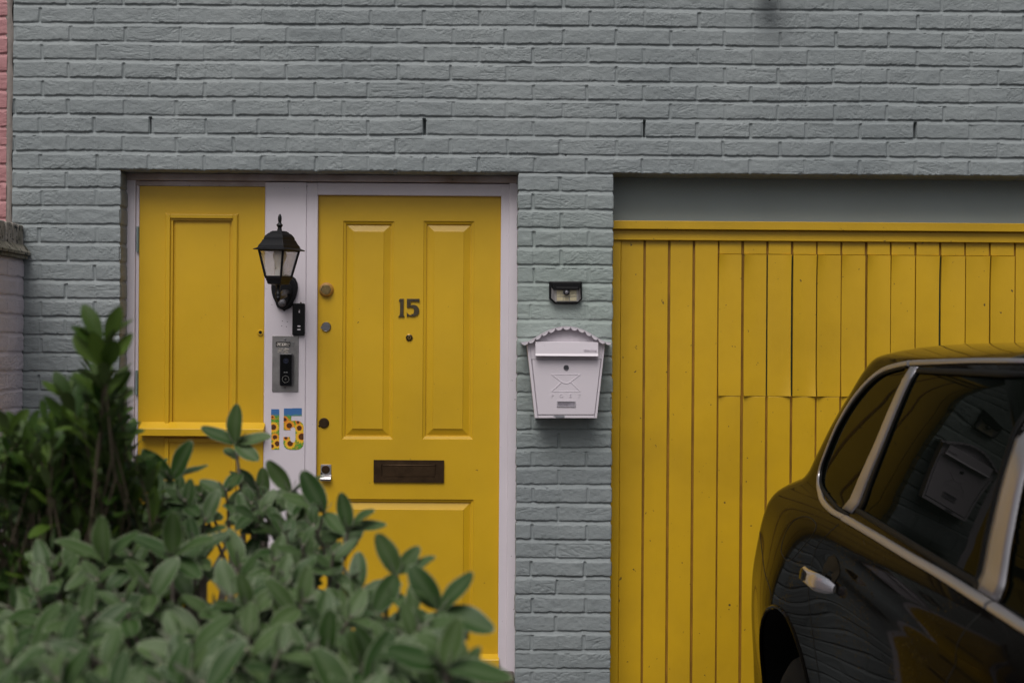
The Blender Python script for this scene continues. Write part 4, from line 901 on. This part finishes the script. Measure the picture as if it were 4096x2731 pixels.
    # door handles
    for s0 in (1.515, 3.0):
        s_ = np.linspace(s0, s0+.30, 15); z_ = 1.050+.006*(s_-s0)/.30; bow = np.array([.004, .018, .030, .037, .041, .043, .044, .044, .043, .042, .040, .036, .030, .018, .004])
        p = np.array([cw(a_, b_, o_, sd_)[0] for a_, b_, o_ in zip(s_, z_, bow)]); nr = [cw(a_, b_, 0, sd_)[1] for a_, b_ in zip(s_, z_)]
        rad = [.004, .009, .013, .016, .018, .018, .018, .018, .019, .020, .021, .022, .021, .018, .010]
        m_ = MB(); m_.tube(list(p), rad, 14, flat=.42, nrm=nr); hn = m_.obj('door_handle', mat('satin_handle', (.62, .60, .63), .25, metal=.9) if 'satin_handle' not in bpy.data.materials else bpy.data.materials['satin_handle'], car)
        pi = np.array([cw(a_, b_-.001, o_+.0075, sd_)[0] for a_, b_, o_ in zip(s_[1:9], z_[1:9], bow[1:9])]); m_ = MB(); m_.tube(list(pi), [.008, .012, .0135, .014, .014, .014, .0125, .008], 12, flat=.12, nrm=nr[1:9]); m_.obj('handle_inlay', M_paint, hn)
        c0, n0 = cw(s0+.19, 1.080, -.0005, sd_); m_ = MB(); ring = []
        m_.add([tuple(c0)]+[tuple(cw(s0+.19+.085*math.cos(t_), 1.080+.040*math.sin(t_), .0012, sd_)[0]) for t_ in np.linspace(0, 2*math.pi, 29)[:-1]], [(0, i+1, (i+1) % 28+1) for i in range(28)]); m_.obj('recess_shade_disc', M_seal, hn)  # nearly flat disc; the shade of a hollow is in its black colour
# tail lights
M_tail = mat('red_tail_lamp', (.28, .03, .01), .15, coat=1.)
tm = (cz > .97) & (cz < 1.12) & (cs < .46) & (cl > .50) & (cl < .86)
facesub(tm, 'tail_light', .004, M_tail)
for lt, x_ in (('mirror', 0),):
    for sd_ in (1, -1):
        p0, n0 = cw(3.45, 1.19, .0, sd_); m_ = MB(); m_.lathe([(.004, -.055), (.06, -.05), (.085, -.02), (.09, .01), (.08, .03), (.02, .035)], (p0[0]-sd_*.14, p0[1], p0[2]+.05), 'y', 20, sx=1.15, sz=.8); m_.tube([tuple(p0), (p0[0]-sd_*.08, p0[1], p0[2]+.02)], .018, 8); m_.obj('door_mirror', M_paint, car)
m_ = MB(); m_.box(CX-.70, CX+.70, -5.835+CD-4.3, -5.835+CD-.5, .28, .7); m_.box(CX-.55, CX+.55, -5.835+CD-3.3, -5.835+CD-1.1, .7, 1.05); m_.obj('cabin_floor', M_dark, car)
for x_ in (-.36, .36):
    for s0 in (1.75, 2.75):
        m_ = MB(); m_.box(CX+x_-.24, CX+x_+.24, -5.835+CD-s0-.08, -5.835+CD-s0+.08, 1.05, 1.30); m_.box(CX+x_-.12, CX+x_+.12, -5.835+CD-s0-.05, -5.835+CD-s0+.05, 1.33, 1.47); m_.obj('seat', M_dark, car, bevel=.03)

# ---------------------------------------------------------------- shrubs
def leaf_mat(name, top, top2, under, rim, rough, spec=.5):
    m = bpy.data.materials.new(name); m.use_nodes = True; n = m.node_tree; p = n.nodes['Principled BSDF']; p.inputs['Roughness'].default_value = rough; p.inputs['Specular IOR Level'].default_value = spec
    def mixn(fac, A, B):
        q = n.nodes.new('ShaderNodeMix'); q.data_type = 'RGBA'; n.links.new(fac, q.inputs['Factor'])
        for k, val in ((6, A), (7, B)):
            if isinstance(val, tuple): q.inputs[k].default_value = (*val, 1)
            else: n.links.new(val, q.inputs[k])
        return q.outputs[2]
    at = n.nodes.new('ShaderNodeAttribute'); at.attribute_name = 'leaf'; sp = n.nodes.new('ShaderNodeSeparateColor'); n.links.new(at.outputs['Color'], sp.inputs[0])
    c = mixn(sp.outputs[1], top, top2); c = mixn(sp.outputs[0], c, rim)
    ge = n.nodes.new('ShaderNodeNewGeometry'); c = mixn(ge.outputs['Backfacing'], c, under); n.links.new(c, p.inputs['Base Color'])
    tr = n.nodes.new('ShaderNodeBsdfTranslucent'); n.links.new(c, tr.inputs['Color']); mx = n.nodes.new('ShaderNodeMixShader'); mx.inputs[0].default_value = .12
    n.links.new(p.outputs[0], mx.inputs[1]); n.links.new(tr.outputs[0], mx.inputs[2]); n.links.new(mx.outputs[0], n.nodes['Material Output'].inputs[0])
    return m
M_sage = leaf_mat('sage_leaf', (.020, .055, .008), (.068, .115, .034), (.17, .19, .13), (.28, .32, .21), .52, .35)
M_dleaf = leaf_mat('dark_leaf', (.020, .050, .006), (.070, .120, .014), (.075, .11, .035), (.025, .06, .010), .50, .35)
M_stem = mat('felted_stem', (.24, .20, .17), .8, var=.3, vscale=30); M_stem2 = mat('woody_stem', (.10, .075, .05), .8, var=.3)
class Leaves:
    def __init__(s): s.V = []; s.F = []; s.C = []; s.n = 0
    def leaf(s, p, d, nrm, L, W, curl, fold, tint, kind=0):
        d = d/np.linalg.norm(d); nrm = nrm-d*(nrm@d); nrm /= np.linalg.norm(nrm)+1e-9; b = np.cross(d, nrm)
        T = np.array([0, .06, .16, .3, .45, .6, .74, .86, .95, 1.]); v = np.array([-1, -.88, -.45, 0, .45, .88, 1])
        if kind == 0: wt = np.sin(math.pi*np.clip(T*.97+.0, 0, 1)**.92)**.62
        else: wt = np.sin(math.pi*np.clip(T*.97, 0, 1)**1.35)**.8
        wt[0] = .10; wt[-1] = .10
        Pn = p+d*(T*L)[:, None]+nrm*(-curl*L*T**2+.10*L*T)[:, None]
        wav = .04*W*np.sin(T*9+tint*20)
        G = Pn[:, None]+b*(wt[:, None]*v[None]*W/2)[..., None]+nrm*((np.abs(v)[None]**1.3*wt[:, None]*fold*W/2)+(wav[:, None]*np.abs(v)[None]))[..., None]
        rim = np.zeros((10, 7)); rim[:, 0] = rim[:, -1] = 1; rim[-1] = 1; rim[:, 3] = .14
        I = np.arange(70).reshape(10, 7)+s.n; s.F.append(np.stack([I[:-1, :-1], I[:-1, 1:], I[1:, 1:], I[1:, :-1]], -1).reshape(-1, 4)); s.V.append(G.reshape(-1, 3))
        s.C.append(np.stack([rim.ravel(), np.full(70, tint), np.zeros(70), np.ones(70)], -1)); s.n += 70
    def obj(s, name, m, parent):
        o = npmesh(name, np.concatenate(s.V), np.concatenate(s.F), m, parent); ca = o.data.color_attributes.new('leaf', 'FLOAT_COLOR', 'POINT')
        ca.data.foreach_set('color', np.concatenate(s.C).astype(np.float32).ravel()); return o
D2S = 4096/2352
def rnd(a, b): return random.uniform(a, b)
def shoot(lv, st, node, axis, L, n, kind, base, spread=(35, 75), dirs=None):
    axis = axis/np.linalg.norm(axis); a1 = np.cross(axis, [0, 1, .2]); a1 /= np.linalg.norm(a1); a2 = np.cross(axis, a1); ph = rnd(0, 6.28)
    if dirs is not None:
        for (dv, Lf) in dirs:
            dv = np.array(dv, float); nn = np.array([0, -.55, 1.])+np.array([rnd(-.4, .4), rnd(-.3, .3), 0])
            if abs(dv[2]) > abs(dv[0]): nn = np.array([rnd(-.5, .5), -1, .35])
            lv.leaf(node, dv, nn, Lf, Lf*rnd(.44, .54) if kind == 0 else Lf*rnd(.34, .42), rnd(-.05, .15), rnd(.1, .3), rnd(0, 1), kind)
    for k in range(n):
        az_ = ph+k*2.4; t = k/max(n-1, 1); el = R(rnd(*spread))*(.55+.45*t)
        rad = a1*math.cos(az_)+a2*math.sin(az_); d = axis*math.cos(el)+rad*math.sin(el)
        p = node-axis*(.006+.055*t)*L/.065; nn = axis*math.sin(el)-rad*math.cos(el)+np.array([0, -.2, .35]); Lf = L*rnd(.75, 1.12)*(.8+.25*t)
        lv.leaf(p, d, nn, Lf, Lf*(rnd(.40, .50) if kind == 0 else rnd(.32, .42)), rnd(.0, .25), rnd(.08, .3), min(max(rnd(-.1, 1.), 0), 1), kind)
    if kind == 0: lv.leaf(node-axis*.004, axis+a1*.25, a1, L*.45, L*.14, 0, .3, 1, 0); lv.leaf(node-axis*.004, axis-a1*.25, -a1, L*.45, L*.14, 0, .3, 1, 0)
    mid = node-axis*.13*(L/.065)+np.array([0, .01, -.03]); b2 = base*.35+mid*.65; q_ = 1. if kind == 0 else .5
    j_ = np.array([rnd(-.02, .02), rnd(-.02, .02), 0]); st.tube([node, node-axis*.05+j_*.3, mid+j_, (mid+b2)/2-j_, b2+np.array([rnd(-.03, .03), 0, -.05])], [.0020*q_, .0026*q_, .0032*q_, .0036*q_, .0042*q_], 6)
    return b2
sage = empty('shrub', tuple(PD(900, 2600, 2.0)*np.array([1, 1, 0])), 'sage-green shrub with pale-edged oval leaves in the foreground', 'shrub')
lv, st = Leaves(), MB(); baseS = PD(700, 3300, 2.3)
outl = [(-60, 1330), (60, 1250), (110, 1225), (200, 1215), (300, 1215), (340, 1110), (420, 1120), (500, 1090), (600, 1080), (650, 1150), (720, 1180), (780, 1240), (850, 1310), (905, 1350), (960, 1390), (1010, 1430), (1040, 1480), (1050, 1540), (1070, 1600), (1080, 1700)]
oy = lambda x: np.interp(x, [p[0] for p in outl], [p[1] for p in outl])
LS = 1.32
def dS(py): return float(np.interp(py, [950, 1100, 1300, 1450, 1568, 1700], [2.5, 2.3, 1.9, 1.62, 1.42, 1.32]))
explicit = [((540, 1018), [((-.75, -.1, .35), .052), ((.1, -.1, 1), .056), ((.9, 0, .10), .052), ((.5, -.3, -.35), .05)]),
            ((395, 1100), [((-.65, 0, .7), .055), ((.5, -.2, .8), .062), ((-.2, -.4, -.6), .05), ((.9, .1, .2), .05)]),
            ((668, 1128), [((-.5, 0, .7), .05), ((.7, -.2, .35), .05), ((.3, -.5, -.5), .05)]),
            ((745, 1175), [((-.45, 0, .8), .058), ((-.8, -.2, .35), .058), ((.4, -.4, -.4), .05)]),
            ((800, 1215), [((-.2, 0, .9), .045), ((.6, -.2, .45), .042), ((.9, -.2, .10), .048)]),
            ((912, 1318), [((-.45, -.1, .85), .05), ((.5, .1, .6), .038), ((.95, 0, .28), .045), ((-.3, -.4, -.5), .05)]),
            ((1008, 1398), [((-.5, 0, .75), .052), ((.6, 0, .55), .05), ((.85, -.2, -.35), .060), ((.1, -.5, -.7), .05)]),
            ((1020, 1530), [((.95, -.1, -.18), .06), ((.3, 0, .8), .045), ((-.8, -.2, .2), .055)]),
            ((240, 1290), [((-.7, -.2, .35), .058), ((.05, -.2, .9), .055), ((.7, -.2, .55), .055), ((-.5, -.3, -.5), .05), ((.9, -.1, -.1), .05)]),
            ((395, 1275), [((.1, -.2, .95), .055), ((.8, -.2, .3), .058), ((-.8, 0, .35), .055), ((.6, -.4, -.4), .05)])]
for (nx, ny), dl in explicit:
    dl = [(a_, b_*1.22) for a_, b_ in dl]; nd = PD(nx*D2S, ny*D2S, dS(ny)); ax = np.array([rnd(-.1, .3), -.25, 1.]); shoot(lv, st, nd, ax, .056, 3, 0, baseS, dirs=dl, spread=(70, 110))
cnt = 0
while cnt < 128:
    x_ = rnd(-60, 1075); y_ = rnd(1080, 1720)
    if y_ < oy(x_)+28: continue
    if x_ < 300 and y_ < 1260: continue
    extra = abs(random.gauss(0, .36))+.04 if cnt > 46 else rnd(0, .08)
    nd = PD(x_*D2S, y_*D2S, dS(y_)+extra); ax = np.array([(x_-500)/1200+rnd(-.45, .45), -.8+rnd(-.45, .3), 1.]); shoot(lv, st, nd, ax, rnd(.054, .076), random.choice((5, 6, 7)), 0, baseS, spread=(70, 108)); cnt += 1
cnt = 0
while cnt < 44:
    x_ = rnd(300, 1040); y_ = float(oy(x_))+rnd(18, 110)
    nd = PD(x_*D2S, y_*D2S, dS(y_)+rnd(0, .25)); ax = np.array([rnd(-.5, .6), -.7+rnd(-.4, .3), 1.]); shoot(lv, st, nd, ax, rnd(.052, .068), random.choice((4, 5)), 0, baseS, spread=(62, 105)); cnt += 1
lv.obj('foliage', M_sage, sage)
for k in range(7): b = baseS+np.array([rnd(-.25, .25), rnd(-.2, .2), 0]); st.tube([b+np.array([0, 0, .45]), b+np.array([rnd(-.04, .04), 0, .2]), baseS*np.array([1, 1, 0])+np.array([rnd(-.05, .05), rnd(-.05, .05), -.01])], [.006, .009, .013], 8)
st.obj('branches', M_stem, sage)
dark = empty('shrub', tuple(PD(300, 2600, 2.6)*np.array([1, 1, 0])), 'dark green glossy shrub with one upright spire, at the left edge', 'shrub')
lv, st = Leaves(), MB(); baseD = PD(300, 3200, 2.7)
expl = [((238, 800), [((-.42, 0, .9), .078), ((.38, -.1, .92), .074), ((.55, 0, .55), .066), ((-.6, -.2, .4), .06)], 1.95),
        ((240, 850), [((.62, 0, .8), .074), ((-.5, -.1, .6), .074), ((-.15, -.4, .8), .07), ((.3, -.4, .5), .07)], 1.95),
        ((235, 930), [((.6, -.1, .7), .074), ((-.65, 0, .65), .072), ((0, -.5, .7), .07), ((.8, 0, .3), .06)], 1.98),
        ((225, 1010), [((.8, -.1, .4), .074), ((-.65, 0, .6), .072), ((.1, -.5, .7), .07), ((.9, 0, .1), .06)], 2.0),
        ((165, 925), [((-.45, 0, .8), .06), ((.3, 0, .7), .06), ((-.7, -.2, .5), .06)], 2.05), ((160, 980), [((-.7, 0, .7), .066), ((.3, -.3, .8), .066)], 2.05),
        ((60, 1010), [((-.5, 0, .7), .06), ((.4, -.1, .7), .06), ((.8, 0, .2), .06)], 2.1), ((110, 980), [((-.2, 0, .9), .05), ((.4, -.1, .7), .05)], 2.15), ((15, 1000), [((.5, 0, .6), .06), ((-.5, 0, .5), .06)], 2.1)]
for (nx, ny), dl, dd in expl:
    dl = [(a_, b_*.86) for a_, b_ in dl]
    nd = PD(nx*D2S, ny*D2S, dd); shoot(lv, st, nd, np.array([0, -.1, 1.]), .062, 4, 1, baseD, dirs=dl, spread=(25, 60))
st.tube([PD(238*D2S, 790*D2S, 1.95), PD(238*D2S, 900*D2S, 1.96), PD(228*D2S, 1050*D2S, 2.0), PD(225*D2S, 1300*D2S, 2.2)], [.0018, .0024, .003, .004], 8)
ol2 = [(-60, 990), (0, 990), (60, 985), (110, 985), (140, 950), (185, 880), (205, 840), (255, 840), (275, 900), (290, 990), (330, 1040), (360, 1100), (420, 1200)]
cnt = 0
while cnt < 430:
    x_ = rnd(-80, 430); y_ = rnd(850, 1560) if cnt % 3 else rnd(880, 1180)
    if y_ < np.interp(x_, [p[0] for p in ol2], [p[1] for p in ol2])+8: continue
    nd = PD(x_*D2S, y_*D2S, (2.0+rnd(0, .14) if cnt < 130 else 2.25+abs(random.gauss(0, .25)))+(y_-1000)*.0002); ax = np.array([rnd(-.5, .5), -.3+rnd(-.3, .3), 1.]); shoot(lv, st, nd, ax, rnd(.046, .064), random.choice((5, 6, 7)), 1, baseD, spread=(30, 85)); cnt += 1
lv.obj('foliage', M_dleaf, dark)
for k in range(6): b = baseD+np.array([rnd(-.2, .2), rnd(-.2, .2), 0]); st.tube([b+np.array([0, 0, .5]), b+np.array([0, 0, .2]), baseD*np.array([1, 1, 0])+np.array([rnd(-.05, .05), rnd(-.05, .05), -.01])], [.006, .009, .013], 8)
st.obj('branches', M_stem2, dark)
for m in bpy.data.materials:
    if '_' in m.keys(): del m['_']
